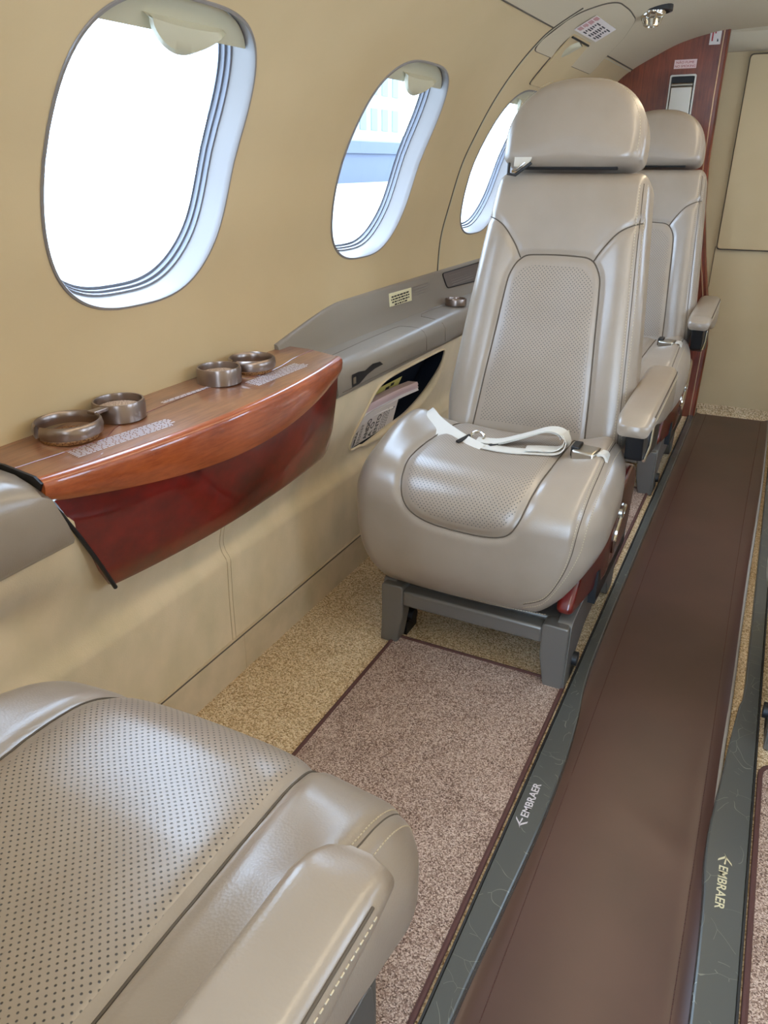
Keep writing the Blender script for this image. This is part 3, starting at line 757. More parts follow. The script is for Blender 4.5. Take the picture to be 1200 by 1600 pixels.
# ring cup holder on ledge
def cup_holder(parent, c, r=.038, h=.024, pad='cork', open_=0, big=False):
    pz = .0 if big else h*.5
    t = MB(); n = 48; prof = [(r-.004, 0), (r, 0), (r+.0005, h*.8), (r-.001, h), (r-.0035, h), (r-.0045, h*.85), (r-.004, .001)]
    if big: prof = [(r-.005, h*.30), (r, h*.25), (r+.0015, h*.6), (r, h*.9), (r-.0025, h), (r-.0045, h*.9), (r-.005, h*.6)]
    k0, k1 = (0, n) if not open_ else (open_, n)
    rings = []
    for k in range(k0, k1+1):
        a = 2*math.pi*k/n+(math.radians(-110) if big else 0)
        rings.append([(c[0]+q*math.cos(a), c[1]+q*math.sin(a), c[2]+z) for q, z in prof])
    loft(t, rings, cap=bool(open_))
    o = t.build('cup_holder', M['bronze'], parent, angle=50)
    t = MB(); lathe(t, [(r-.006, -.001+pz), (r-.006, .0025+pz), (r-.008, .0032+pz)], c); t.build('cork_pad', M[pad], o)
    return o
cup_holder(lg, tuple(Vector((-.795, 2.03, .5365))-L), .030, .018)
# vent insert on riser beyond the joint
m = MB()
xr = -.848
O = rpoly([(2.052, .616), (2.085, .572), (2.36, .562), (2.36, .616)], .012); 
q0 = lambda y, z, o: tuple(Vector((float(P2(S_of_z(z))[0])+.0115+max(0, (.60-z))*.08+o, y, z))-L)
loft(m, [[q0(y, z, -.004) for y, z in O], [q0(y, z, .001) for y, z in O]], cap=True); m.build('dark_inset', M['greydark'], lg)
m = MB(); tube(m, [q0(y, z, .0012) for y, z in O]+[q0(O[0][0], O[0][1], .0012)], .0016, 6, cap=False); m.build('inset_edge', M['black'], lg)
m = MB()
for k in range(5):
    z = .604-k*.007; tube(m, [q0(y, z, .0012) for y in np.linspace(2.10+k*.006, 2.30, 6)], .0006, 4)
m.build('printed_text', M['greyink'], lg)
# placard
m = MB(); PQ = [(1.712, .575), (1.712, .6065), (1.841, .6045), (1.841, .572)]
rx = lambda z: float(np.interp(z, [.552, .575, .619], [-.8455, -.8465, -.8495]))
loft(m, [[tuple(Vector((rx(z)-.001, y, z))-L) for y, z in PQ], [tuple(Vector((rx(z)+.0012, y, z))-L) for y, z in PQ]], cap=True); m.build('placard', M['placard'], lg, smooth=False)
m = MB(); rnd = random.Random(5)
for k, (a, b) in enumerate(((1.722, 1.832), (1.720, 1.832), (1.724, 1.826), (1.738, 1.812))):
    z = .5985-k*.0066; y = a
    while y < b-.006:
        w = .005+.012*rnd.random(); w = min(w, b-y)
        m.add([tuple(Vector((rx(zz)+.0016, yy_, zz))-L) for yy_, zz in ((y, z), (y+w, z), (y+w, z-.0036), (y, z-.0036))], [(3, 2, 1, 0), (0, 1, 2, 3)]); y += w+.003
m.build('placard_print', M['ink'], lg, smooth=False)
m = MB()
for k in range(4):
    z = .604-k*.007; y = 1.852
    while y < 1.955:
        w = .006+.012*rnd.random(); m.add([tuple(Vector((rx(zz)+.0006, yy_, zz))-L) for yy_, zz in ((y, z), (y+w, z), (y+w, z-.0022), (y, z-.0022))], [(0, 1, 2, 3), (3, 2, 1, 0)]); y += w+.002
m.build('printed_text', M['greyink'], lg, smooth=False)

# ------------------------------------------------------------------ wooden side table
tb = thing('side_table', 'glossy reddish wood side table with cup rings under the nearest window', 'side table', (-.79, .91, .36))
L = Vector(tb.location)
TY0, TY1 = .556, 1.262
def front_x(y):                                       # bowed front edge of the top
    t = (y-TY0)/(TY1-TY0); return -.738+.042*math.sin(math.pi*min(1, max(0, t)))**.8+.010*t
def lipdepth(y):
    t = (y-TY0)/(TY1-TY0); return .014+.042*math.sin(math.pi*(.01+.94*t))
ysT = np.linspace(TY0, TY1, 60)
m = MB(); R = []
for y in ysT:
    xf = front_x(y)-.012; R.append([tuple(Vector(p)-L) for p in ((-.862, y, .566), (-.80, y, .5645), (xf-.02, y, .5595), (xf, y, .5570), (xf, y, .545), (-.862, y, .545))])
loft(m, R, cap=True); m.build('table_top', M['wood_top'], tb, angle=30)
m = MB(); R = []
for y in ysT:
    xf = front_x(y); d = lipdepth(y); xr_ = xf-.012
    ring = [(xr_, .5572), (xr_+.004, .5578), (xf-.003, .5560), (xf+.001, .5520), (xf+.002, .5460), (xf+.0005, .540-d*.3), (xf-.003, .540-d*.7), (xf-.009, .540-d), (xf-.012, .540-d), (xf-.014, .540-d*.6), (xr_-.004, .546)]
    R.append([tuple(Vector((x, y, z))-L) for x, z in ring])
loft(m, R, cap=True); m.build('front_lip', M['wood_lip'], tb, angle=40)
m = MB(); R = []
for y in np.linspace(TY0+.004, TY1-.006, 60):
    t = (y-TY0)/(TY1-TY0); e0 = (y-TY0-.004); e1 = TY1-.006-y
    zb = .352+.0*t
    if e1 < .03: zb += (.03-e1)**2*14
    yl = y
    xt = front_x(y)-.008; xb = -.762+.026*math.sin(math.pi*t)**.8
    lean = .058*max(0, 1-e0/.12)                       # left edge slants: bottom starts further aft
    ring = []
    for q, tx in ((0, xt), (.25, xt*.78+xb*.22+.004), (.5, (xt+xb)/2+.005), (.75, xt*.26+xb*.74+.004), (.96, xb+.001), (1, xb-.004)):
        z = .545+(zb-.545)*q; ring.append((tx, yl+.095*q*(max(0, 1-t*1.6)), z))
    ring += [(xb-.012, yl+.095*(max(0, 1-t*1.6)), zb), (xt-.014, yl, .545)]
    R.append([tuple(Vector(p)-L) for p in ring])
loft(m, R, cap=True); m.build('front_panel', M['wood_red'], tb, angle=35)
# end plate, dark edge at the near end
m = MB(); tube(m, [tuple(Vector(p)-L) for p in ((-.742, TY0+.002, .53), (-.743, TY0+.021, .50), (-.7455, TY0+.045, .455), (-.750, TY0+.070, .405), (-.7565, TY0+.0955, .352))], .0032, 8); m.build('edge_seal', M['black'], tb)
m = MB(); R = [[tuple(Vector(p)-L) for p in ((-.862, y, .5675), (-.80, y, .566), (front_x(TY0)-.01, y, .5595), (front_x(TY0)+.001, y, .552), (-.750, y, .53), (-.862, y, .5))] for y in (TY0-.0035, TY0)]
loft(m, R, cap=True); m.build('end_seal', M['black'], tb, smooth=False)
def tz(x, y): return float(np.interp(x, [-.862, -.80, front_x(y)-.032, front_x(y)-.012], [.566, .5645, .5595, .5570]))
m = MB(); ln = catmull([(-.786, TY0), (-.772, .66), (-.770, .69), (-.790, .735), (-.796, .80), (-.800, .95), (-.797, 1.0), (-.775, 1.05), (-.778, 1.12), (-.790, 1.19), (-.793, TY1)], 8)
tube(m, [tuple(Vector((p[0], p[1], tz(p[0], p[1])))-L) for p in ln], .0007, 6); m.build('lid_joint', M['wood_red'], tb)
def words(name, A, U, V, w, h, rows, mt, parent, zf, dens=.93, th=.55):
    m = MB(); rnd = random.Random(int(w*1000)); A = np.array(A); U = np.array(U)/np.linalg.norm(U); V = np.array(V)/np.linalg.norm(V)
    for k in range(rows):
        a = .0; b = w*(dens+.07*rnd.random()); hh = h/rows
        while a < b:
            ww = .003+.009*rnd.random()
            P = [A+U*a+V*(hh*k), A+U*min(a+ww, b)+V*(hh*k), A+U*min(a+ww, b)+V*(hh*k+hh*th), A+U*a+V*(hh*k+hh*th)]
            m.add([tuple(Vector((p[0], p[1], zf(p[0], p[1])+.0004))-Vector(parent.location)) for p in P], [(0, 1, 2, 3)]); a += ww+.0016
    return m.build(name, mt, parent, smooth=False)
words('printed_text', (-.777, .628), (.13, 1), (1, -.13), .168, .028, 7, M['silverink'], tb, tz)
words('printed_text', (-.812, .845), (.06, 1), (1, -.06), .115, .009, 2, M['silverink'], tb, tz)
words('printed_text', (-.770, 1.005), (.0, 1), (1, 0), .165, .030, 7, M['silverink'], tb, tz)
for c, r, h, pad, op, big in (((-.812, .668, .5655), .044, .024, 'cork_dark', 2, True), ((-.815, .764, .5650), .037, .026, 'cork', 0, False),
                              ((-.808, .986, .5648), .037, .026, 'cork', 0, False), ((-.805, 1.075, .5648), .041, .024, 'cork_dark', 2, True)):
    o = cup_holder(tb, tuple(Vector(c)-L), r, h, pad, op, big)
m = MB(); box(m, *(np.array([-.815, -.800, .705, .732, .585, .590])-np.repeat(L, 2))); m.build('ring_hinge', M['bronze'], tb, bevel=.001)

# grey padded armrest left of the table
ga2 = thing('side_bolster', 'shiny grey padded side armrest at the left edge, before the wood table', 'armrest', (-.79, .2, .5))
L = Vector(ga2.location); m = MB(); R = []
for y in np.linspace(-.6, TY0-.008, 40):
    k = (y-(TY0-.1))/.1
    e = .0+.085*max(0, 1)
    ring = [(-.865, .585), (-.82, .582), (-.775, .578), (-.750, .570), (-.737, .555), (-.733, .53), (-.735, .49), (-.741, .462), (-.750, .452), (-.78, .450), (-.865, .45)]
    R.append([(x+.79, y-.2+(max(0, (.56-z))/.11*.045 if y > .0 else 0)*max(0, min(1, (y)/.5)), z-.5-(.022*math.exp(-((TY0-y)/.05)))*(1 if z > .55 else 0)) for x, z in ring])
loft(m, R, cap=True); m.build('pad', M['leather'], ga2, angle=60)

# papers in the pocket
def cx_(z): return -.801+.35*(z-.30)
def card(name, label, cat, quad, off, mt, thick=.0012, skew=None):
    """quad in (y,z) on the sidewall, lying 'off' outside the wall face"""
    c = np.mean(quad, axis=0); loc = Vector((cx_(c[1])-off, c[0], c[1])); t = thing(name, label, cat, loc)
    f = [tuple(Vector((cx_(z)-off, y, z))-loc) for y, z in quad]; b = [tuple(Vector((cx_(z)-off-thick, y, z))-loc) for y, z in quad]
    m = MB(); loft(m, [f, b], cap=True); m.build('sheet', mt, t, smooth=False); return t, loc
t, loc = card('brochure', 'white brochure with large black capitals standing at the front of the pocket', 'brochure',
              [(1.40, .300), (1.645, .300), (1.630, .372), (1.50, .378), (1.402, .372)], .004, M['paper'])
t['label'] = 'white brochure with large black letters, frontmost in the wall pocket'
def btext(s, y, z, size, width, up=(0, -1, 0)):
    text('lettering', s, M['ink'], t, basis(Vector((cx_(z)-.0032, y, z))-loc, (.0035, 0, .01), up), size, width=width, ext=.0001, bold=.0002)
btext('ANDO', 1.497, .304, .027, .056); btext('A O', 1.522, .302, .026, .042); btext('ENTO', 1.550, .304, .027, .052)
btext('WITHO', 1.423, .303, .012, .032); btext('SIMULA', 1.438, .303, .013, .040)
m = MB(); rnd = random.Random(9)
for k in range(6):
    y = (1.450, 1.457, 1.562, 1.572, 1.582, 1.592)[k]; z = .304
    while z < .352:
        w = .003+.005*rnd.random(); m.add([tuple(Vector((cx_(zz)-.0034, yy_, zz))-loc) for yy_, zz in ((y, z), (y+.0030, z), (y+.0030, z+w), (y, z+w))], [(0, 1, 2, 3), (3, 2, 1, 0)]); z += w+.002
for tri in (((1.612, .352), (1.606, .345), (1.618, .349)), ((1.612, .352), (1.622, .352), (1.616, .345))):
    m.add([tuple(Vector((cx_(z)-.0034, y, z))-loc) for y, z in tri], [(0, 1, 2), (2, 1, 0)])
m.build('small_print', M['ink'], t, smooth=False)
card('yellow_card', 'yellow card with black print, rearmost in the wall pocket', 'card', [(1.47, .33), (1.66, .33), (1.688, .410), (1.522, .412)], .036, M['yellow'])
bt = bpy.data.objects['yellow_card']; loc2 = Vector(bt.location); m = MB()
for y, z, w, h in ((1.60, .392, .022, .010), (1.626, .398, .020, .008), (1.605, .378, .03, .008), (1.52, .388, .02, .006), (1.64, .385, .018, .006)):
    m.add([tuple(Vector((cx_(zz)-.0355, yy_, zz))-loc2) for yy_, zz in ((y, z), (y+w, z), (y+w, z+h), (y, z+h))], [(0, 1, 2, 3), (3, 2, 1, 0)])
m.build('print', M['ink'], bt, smooth=False)
lab = ['thin pinkish magazine with curved cover leaning across the wall pocket, uppermost', 'thin pale magazine second from the top in the wall pocket', 'thin magazine with white page edges, lowest of the curved ones in the pocket', 'grey-white leaflet tucked just above the white brochure in the pocket']
for k in range(4):
    dz = -k*.011; t3 = thing('magazine', lab[k], 'magazine', (LX(.36)-.012-.0*k, 1.56, .36), group='magazines in the wall pocket')
    L3 = Vector(t3.location); R = []
    for q in np.linspace(0, 1, 14):
        y = 1.425+q*(.300+.012*k); 
        if k == 3: y = 1.41+q*.20
        zz = .400+dz-.010*q+.012*math.sin(q*math.pi)*(.4) ; xx = cx_(zz)-.009-.001*k+.006*q
        R.append([tuple(Vector(p)-L3) for p in ((xx, y, zz), (xx+.003, y, zz-.007), (xx-.022, y, zz-.010), (xx-.026, y, zz-.001))])
    m = MB(); loft(m, R, cap=True); m.build('pages', M['pink'] if k in (0, 1) else M['paper'], t3, angle=30)
t4, _ = card('silver_strip_card', 'dark grey card edge standing behind the white brochure in the pocket', 'card', [(1.60, .302), (1.678, .304), (1.662, .376), (1.59, .37)], .018, M['greydark'])

# ------------------------------------------------------------------ seats
def rbox_grid(hx, hy, hz, r, n):
    """rounded box surface; returns vertex array and quads"""
    nx, ny, nz = n; vs = []; idx = {}; fs = []
    def v(i, j, k):
        key = (i, j, k)
        if key not in idx:
            p = np.array([(-1+2*i/nx)*hx, (-1+2*j/ny)*hy, (-1+2*k/nz)*hz])
            q = np.clip(p, [-hx+r[0], -hy+r[1], -hz+r[2]], [hx-r[0], hy-r[1], hz-r[2]]); d = (p-q)/np.array(r)
            # spread grid points over the rounding
            nd = np.linalg.norm(d); mxd = np.max(np.abs(d))
            if nd > 1e-9: p = q+d/nd*np.array(r)*mxd
            idx[key] = len(vs); vs.append(p)
        return idx[key]
    for a, b, mk in ((nx, ny, 0), (nx, nz, 1), (ny, nz, 2)):
        for i in range(a):
            for j in range(b):
                if mk == 0:
                    fs.append((v(i, j, 0), v(i, j+1, 0), v(i+1, j+1, 0), v(i+1, j, 0))); fs.append((v(i, j, nz), v(i+1, j, nz), v(i+1, j+1, nz), v(i, j+1, nz)))
                elif mk == 1:
                    fs.append((v(i, 0, j), v(i+1, 0, j), v(i+1, 0, j+1), v(i, 0, j+1))); fs.append((v(i, ny, j), v(i, ny, j+1), v(i+1, ny, j+1), v(i+1, ny, j)))
                else:
                    fs.append((v(0, i, j), v(0, i, j+1), v(0, i+1, j+1), v(0, i+1, j))); fs.append((v(nx, i, j), v(nx, i+1, j), v(nx, i+1, j+1), v(nx, i, j+1)))
    return np.array(vs), fs
def sstep(a, b, x): t = np.clip((x-a)/(b-a), 0, 1); return t*t*(3-2*t)
def groove(V, curves, depth, sig, inward):
    for c in curves:
        C_ = resample(c, .004)
        for i0 in range(0, len(V), 4000):
            d = np.sqrt(((V[i0:i0+4000, None, :]-C_[None])**2).sum(-1)).min(1); w = np.exp(-(d/sig)**2)[:, None]*depth
            V[i0:i0+4000] += inward[i0:i0+4000]*w
    return V
def vnorm(V, F):
    N = np.zeros_like(V); F = np.array(F); n = np.cross(V[F[:, 2]]-V[F[:, 0]], V[F[:, 3]]-V[F[:, 1]])
    for k in range(4): np.add.at(N, F[:, k], n)
    return N/np.maximum(np.linalg.norm(N, axis=1), 1e-12)[:, None]

# --- cushion (seat faces -Y, aisle side is +X) ---
CV, CF = rbox_grid(.243, .153, .135, (.055, .080, .075), (96, 62, 54))
x, y, z = CV[:, 0].copy(), CV[:, 1].copy(), CV[:, 2].copy()
y = y-.062; low = sstep(.03, -.135, z); front = sstep(.1, -.215, y)
x = x*np.where(x > 0, 1-.31*low**1.5, 1-.17*low**2.4)                                  # narrower at the bottom
x = x*np.where(x > 0, 1-.07*sstep(-.08, .10, y), 1); y = y-.020*(1-(x/.25)**2)*sstep(-.02, -.2, y)           # nose bows forward
y = y+.014*sstep(-.02, -.135, z)*front                  # chin tucks under
up_ = sstep(-.02, .10, z)
z = z+.016*sstep(.13, .21, np.abs(x))*up_*sstep(-.2, -.03, y) - .010*np.exp(-(x/.10)**2)*up_*sstep(-.2, .0, y)
z = z-.026*front*up_*sstep(.05, -.2, y)
z = z-.022*sstep(.02, -.13, z)*sstep(.1, -.1, y)
zb = sstep(.02, -.13, z)*sstep(.11, .20, np.abs(x))*sstep(-.22, .03, y)
zf = .06+(z-.06)*(1-.90*sstep(.125, .175, np.abs(x)*(1+.45*low))*np.clip((y+.20)/.20, 0, 1)**.9*(x > 0)); z = np.where(z < .06, zf, z)
CV = np.stack([x, y-.045, z+.288], 1)
CN = vnorm(CV, CF); cbvh = BVHTree.FromPolygons([tuple(p) for p in CV], CF)
AXY, AXZ, RR = -.12, .27, .155
STR = [1.0]
CXO = [0.0]; AXO = [0.0]
def cstretch(p): return (p[0]+CXO[0], p[1] if p[1] < -.10 else -.10+(p[1]+.10)*STR[0], p[2])
def cproj(u, v, off=0): return Vector(cstretch(cproj0(u, v, off)))
def cproj0(u, v, off=0):
    if v >= 0: o = Vector((u, AXY+v, .8)); d = Vector((0, 0, -1))
    else:
        a = -v/RR; d = Vector((0, math.sin(a), -math.cos(a))); o = Vector((u, AXY, AXZ))-d*.5
    h = cbvh.ray_cast(o, d)
    p, n = h[0], h[1]
    if p is None: return Vector((u, AXY, AXZ))-d*.15
    return p+n*off if n.dot(d) < 0 else p-n*off
c_ins = rpoly([(-.108, .20), (-.132, -.10), (-.092, -.258), (.105, -.258), (.135, -.10), (.122, .20)], [.01, .05, .085, .085, .05, .01], 9)
c_left = [(u, v) for u, v in catmull([(-.108, .14), (-.120, .05), (-.134, -.04), (-.134, -.11), (-.116, -.172), (-.075, -.200), (0, -.208), (.070, -.204), (.100, -.178), (.114, -.12), (.120, -.05), (.126, .05), (.128, .14)], 10)]
c_ins = c_left
c_right = catmull([(.200, .135), (.206, .10), (.207, .0), (.206, -.08), (.203, -.15), (.196, -.215), (.182, -.265), (.158, -.310), (.12, -.335)], 10)
c_rightb = [(u+.010*(1-min(1, max(0, (-v-.2)/.1))), v-.009*min(1, max(0, (-v-.2)/.1))) for u, v in c_right]
cur3 = [[cproj(u, v) for u, v in c_ins], [cproj(u, v) for u, v in c_right]]
CV2 = groove(CV.copy(), cur3[:1], .0050, .0085, -CN); CV2 = groove(CV2, cur3[1:], .0022, .006, -CN)
cbvh = BVHTree.FromPolygons([tuple(p) for p in CV2], CF)

# --- backrest, in its own frame: u across, w thickness (front -w), h height; then tilted ---
TILT = .28; BY, BZ = .022, .40; BOFF = [0.0]; AOFF = [0.0]
ct, st_ = 1/math.sqrt(1+TILT*TILT), TILT/math.sqrt(1+TILT*TILT)
def bk2(u, w, h): return (u+.008, BY+BOFF[0]+h*st_+w*ct, BZ+h*ct-w*st_)
BV, BF = rbox_grid(.196, .052, .272, (.028, .034, .030), (90, 26, 124))
u, w, h = BV[:, 0].copy(), BV[:, 1].copy(), BV[:, 2]+.272-.035
hn = np.clip(h/.50, 0, 1)
wd = 1-.25*hn**1.15
u = u*wd*np.where(h < .06, 1-.06*(1-np.clip(h, -.035, .06)/.06), 1)
w = w+.052
fr = (w < .052)
bol = np.exp(-((np.abs(u)-.15*wd)/.035)**2)
w = w-fr*(.010*bol*sstep(.50, .36, h)) + fr*.006*np.exp(-(u/.07)**2)*sstep(.45, .3, h)
w = w-fr*.008*np.exp(-((h-.16)/.09)**2)*np.exp(-(u/.09)**2)*.8
BVl = np.stack([u, w, h], 1); BNl = vnorm(BVl, BF); bbvh = BVHTree.FromPolygons([tuple(p) for p in BVl], BF)
def bproj(a, b, off=0, bv=None):
    hh = (bv or bbvh).ray_cast(Vector((a, -.5, b)), Vector((0, 1, 0)))
    if hh[0] is None: return Vector((a, .0, b))
    return Vector((hh[0].x, hh[0].y-off, hh[0].z))
b_ins = catmull([(-.121, .0), (-.112, .10), (-.102, .20), (-.095, .28), (-.088, .318), (-.068, .346), (-.03, .352), (.03, .352), (.066, .346), (.086, .318), (.092, .28), (.098, .20), (.106, .10), (.112, .0)], 8)
b_ins = [tuple(p) for p in b_ins]
b_dl = catmull([(-.074, .344), (-.090, .372), (-.118, .404), (-.152, .422)], 8)
b_dr = catmull([(.070, .344), (.088, .372), (.112, .398), (.148, .416)], 8)
b_st = [(.170-.038*(t**1.1), -.02+.505*t) for t in np.linspace(0, 1, 40)]
curb = [[bproj(*p) for p in b_ins], [bproj(*p) for p in b_dl], [bproj(*p) for p in b_dr]]
BV2 = groove(BVl.copy(), curb, .0035, .0065, -BNl)
bbvh2 = BVHTree.FromPolygons([tuple(p) for p in BV2], BF)

def patch(mb, outline, proj, lift, K=26, tr=lambda p: tuple(p)):
    O = np.array(outline, float); c = O.mean(0); vs = []; uvs = []; n = len(O)
    for k in range(K+1):
        q = max(.004, (k/K)); off = lift*(1-q**7)-.0022*q**7
        for p in O:
            a = c+(p-c)*q*.992; vs.append(tr(proj(a[0], a[1], off))); uvs.append((a[0], a[1] if a[1] < .02 or STR[0] == 1 else .02+(a[1]-.02)*STR[0]))
    fs = [(i*n+k, (i+1)*n+k, (i+1)*n+(k+1) % n, i*n+(k+1) % n) for i in range(K) for k in range(n)]
    fs.append(tuple(range(n)))
    mb.add(vs, fs, uvs); return mb

def make_seat(mir, label, loc, rz, group):
    t = thing('cabin_seat', label, 'seat', loc, rz, group)
    B = lambda m, name, mt, par=t, **k: m.build(name, M[mt], par, mir=mir, **k)
    # cushion
    m = MB(); m.add([cstretch(p) for p in CV2], CF); cu = B(m, 'seat_cushion', 'leather', angle=180)
    m = MB(); O = resample([list(p) for p in c_ins]+[list(c_ins[0])], .007)[:-1]; patch(m, O, cproj, .0030); B(m, 'perforated_insert', 'leather_perf', cu, angle=180)
    m = MB(); tube(m, [cproj(u, v, .0004) for u, v in resample(c_ins, .005)], .0013, 6); tube(m, [cproj(u, v, -.0006) for u, v in resample(c_right, .005)], .0011, 6); B(m, 'piping', 'seam', cu)
    m = MB()
    for cc, du in ((c_right, -.004), (c_rightb, .002)):
        m = MB(); dashes(m, [cproj(u+du*(1-min(1, max(0, (-v-.2)/.1))), v+(.004 if du < 0 else 0)*min(1, max(0, (-v-.2)/.1)), .0002) for u, v in resample(cc, .003)], .00065, .0032, .0024); B(m, 'stitching', 'stitch', cu)
    m = MB(); bs = []
    for u in np.linspace(-.17, .14, 60):
        h = cbvh.ray_cast(Vector((u, -1, .158+.25*max(0, abs(u)-.12)**1.0)), Vector((0, 1, 0)))
        if h[0] is not None: bs.append(h[0]+h[1]*.0002)
    dashes(m, bs, .0006, .0032, .0024); B(m, 'stitching', 'stitch', cu)
    # backrest
    tr = lambda p: bk2(p[0], p[1], p[2])
    m = MB(); m.add([tr(p) for p in BV2], BF); bb = B(m, 'backrest', 'leather', angle=180)
    bp = lambda a, b, off=0: bproj(a, b, off, bbvh2)
    m = MB(); O = resample([list(p) for p in b_ins]+[list(b_ins[0])], .007)[:-1]; patch(m, O, bp, .002, tr=tr); B(m, 'perforated_insert', 'leather_perf', bb, angle=180)
    m = MB()
    for cc, r in ((b_ins, .0014), (b_dl, .0012), (b_dr, .0012)): tube(m, [tr(bp(a, b, .0003)) for a, b in resample(cc, .005)], r, 6)
    tube(m, [tr(bp(a+.006, b, .0)) for a, b in b_st], .0009, 6)
    B(m, 'piping', 'seam', bb)
    m = MB(); dashes(m, [tr(bp(a, b, .0003)) for a, b in b_st], .0007, .0034, .0026); B(m, 'stitching', 'stitch', bb); m = MB(); dashes(m, [tr(bp(a+.012, b, .0003)) for a, b in b_st], .0007, .0034, .0026); B(m, 'stitching', 'stitch', bb)
    # headrest
    hp = lambda p, w_: bk2(p[0]-.005, -w_+.030, p[1])
    ol = []
    for k in range(72):
        a = 2*math.pi*k/72; c_, s_ = math.cos(a), math.sin(a)
        if s_ >= 0: ol.append((math.copysign(abs(c_)**(2/2.35), c_)*.134, .555+abs(s_)**(2/2.15)*.117))
        else: ol.append((math.copysign(abs(c_)**(2/7), c_)*(.134), .555-abs(s_)**(2/5)*.041))
    ol = ol[::-1]
    m = MB(); puff(m, ol, lambda a, b, c: hp((a, b), c), .092, .028, .006); hd = B(m, 'headrest', 'leather', angle=180)
    m = MB()
    cc = [(x_*.93, .555+(y_-.555)*.94) for x_, y_ in ol]
    for sx in (1, -1):
        arc = [p for p in cc if p[0]*sx > .04 and p[1] > .535]
        arc.sort(key=lambda p: p[1]); m = MB(); dashes(m, [hp(p, .0475) for p in arc], .0006, .003, .0025); B(m, 'stitching', 'stitch', hd)
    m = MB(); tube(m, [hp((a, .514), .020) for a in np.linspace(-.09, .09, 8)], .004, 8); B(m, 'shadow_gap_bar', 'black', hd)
    # harness slot and clip
    m = MB(); R = [[hp((-.100+a, .524+dv), .052+wv) for dv, wv in ((0, 0), (0, .003))] for a in (0, .03)]
    ribbon = MB()
    for a0, a1, h0, h1 in ((-.104, -.070, .526, .506),):
        ribbon.add([hp((a0, h0), .046), hp((a1, h0), .046), hp((a1-.004, h1), .056), hp((a0+.004, h1), .056), hp((a0, h0), .042), hp((a1, h0), .042), hp((a1-.004, h1), .052), hp((a0+.004, h1), .052)],
                   [(0, 1, 2, 3), (7, 6, 5, 4), (0, 3, 7, 4), (1, 5, 6, 2), (2, 6, 7, 3), (0, 4, 5, 1)])
    hb = B(ribbon, 'harness_strap', 'webbing', bb, smooth=False)
    m = MB(); tube(m, [hp((-.110, .512), .056), hp((-.108, .492), .058), hp((-.094, .490), .058), hp((-.066, .513), .056)], .0032, 8); B(m, 'harness_clip', 'black', bb)
    m = MB(); tube(m, [hp((-.101, .496), .060), hp((-.092, .500), .060), hp((-.078, .512), .060)], .0018, 6); B(m, 'clip_highlight', 'chrome', bb)
    # armrest on the aisle side
    R = []
    for q in np.linspace(0, 1, 22):
        y_ = -.115+AOFF[0]+.36*q; e = min(1, q/.10); e2 = min(1, (1-q)/.06)
        wdt = .064*(.84+.16*math.sin(e*math.pi/2))*(.85+.15*e2); top = .506+.010*q-.012*(1-e)**2
        hgt = (.030+.050*sstep(.05, .75, q))*(.75+.25*e)
        rr_ = min(.013, hgt*.45)
        xc = .222+AXO[0]+.004*(1-q)
        R.append([(xc+a, y_, top-hgt/2+b) for a, b in rrect(wdt, hgt, rr_, 5)][::-1])
    R = [[(xc_*.6+p[0]*.4, R[0][0][1]-.006, p[2]*.6+.4*.49) for p in R[0]] for xc_ in (.226+AXO[0],)]+R
    m = MB(); loft(m, R, cap=True); ar = B(m, 'armrest', 'leather', angle=60)
    m = MB(); pts = []
    for ring in R[3:-1]:
        a = max(ring, key=lambda p: p[0]+p[2]*.9); pts.append((a[0]+.0004, a[1], a[2]+.0003))
    tube(m, pts, .0011, 6); B(m, 'piping', 'seam', ar)
    m = MB(); dashes(m, [(p[0]+.0022, p[1], p[2]-.007) for p in pts], .0007, .003, .0025); B(m, 'stitching', 'stitch', ar)
    m = MB(); ol2 = [(-.055, .478), (-.03, .40), (.02, .385), (.19, .36), (.19, .47), (.05, .468)]
    loft(m, [[(x_, a, b) for a, b in ol2] for x_ in (.206, .238)], cap=True); B(m, 'armrest_support', 'black', t, smooth=False, bevel=.003)
    m = MB(); tube(m, [(.240, -.02, .398), (.241, .03, .41), (.240, .06, .455)], .003, 8); B(m, 'support_trim', 'chrome', t)
    # frame
    m = MB(); box(m, -.150, .135, -.238, -.205, .094, .128); box(m, -.19, .19, .16, .20, .08, .12); box(m, -.17, .17, -.205, .17, .11, .135); fr_ = B(m, 'frame', 'frame', bevel=.005)
    for sx, x0, x1 in ((1, .134, .184), (-1, -.195, -.148)):
        m = MB()
        lp = rpoly([(x0, .0), (x1, .0), (x1, .140), (x0 if sx > 0 else x0, .140), (x0, .10)] if False else [(x0 if sx < 0 else x0+.012, .002), (x1 if sx > 0 else x1-.012, .002), (x1, .07), (x1, .138), (x0, .138), (x0, .07)], .008)
        loft(m, [[(a, y_, b) for a, b in lp] for y_ in (-.240, -.205)], cap=True); B(m, 'leg', 'frame', t, bevel=.003)
    for sx in (1, -1):
        xo = .186 if sx > 0 else -.197
        side = rpoly([(-.240, .002), (-.195, .002), (-.165, .045), (-.10, .072), (.07, .078), (.125, .05), (.150, .002), (.205, .002), (.222, .07), (.215, .160), (.17, .176), (-.225, .142)], [.004, .006, .02, .02, .02, .02, .006, .006, .02, .02, .02, .012], 4)
        xi = xo-sx*.028
        m = MB(); Rr = [[(a_, y_, z_) for y_, z_ in side] for a_ in (xo, xi)]
        loft(m, Rr if sx < 0 else Rr[::-1], cap=True); B(m, 'side_frame', 'frame', t, bevel=.006)
    for xx in (-.182, .160):
        for yy_ in (-.20,):
            m = MB(); box(m, xx-.0, xx+.026, yy_, yy_+.05, .0, .030); tube(m, [(xx+.0, yy_+.02, .04), (xx+.035, yy_+.02, .04)], .014, 12)
            B(m, 'track_fitting', 'black', t)
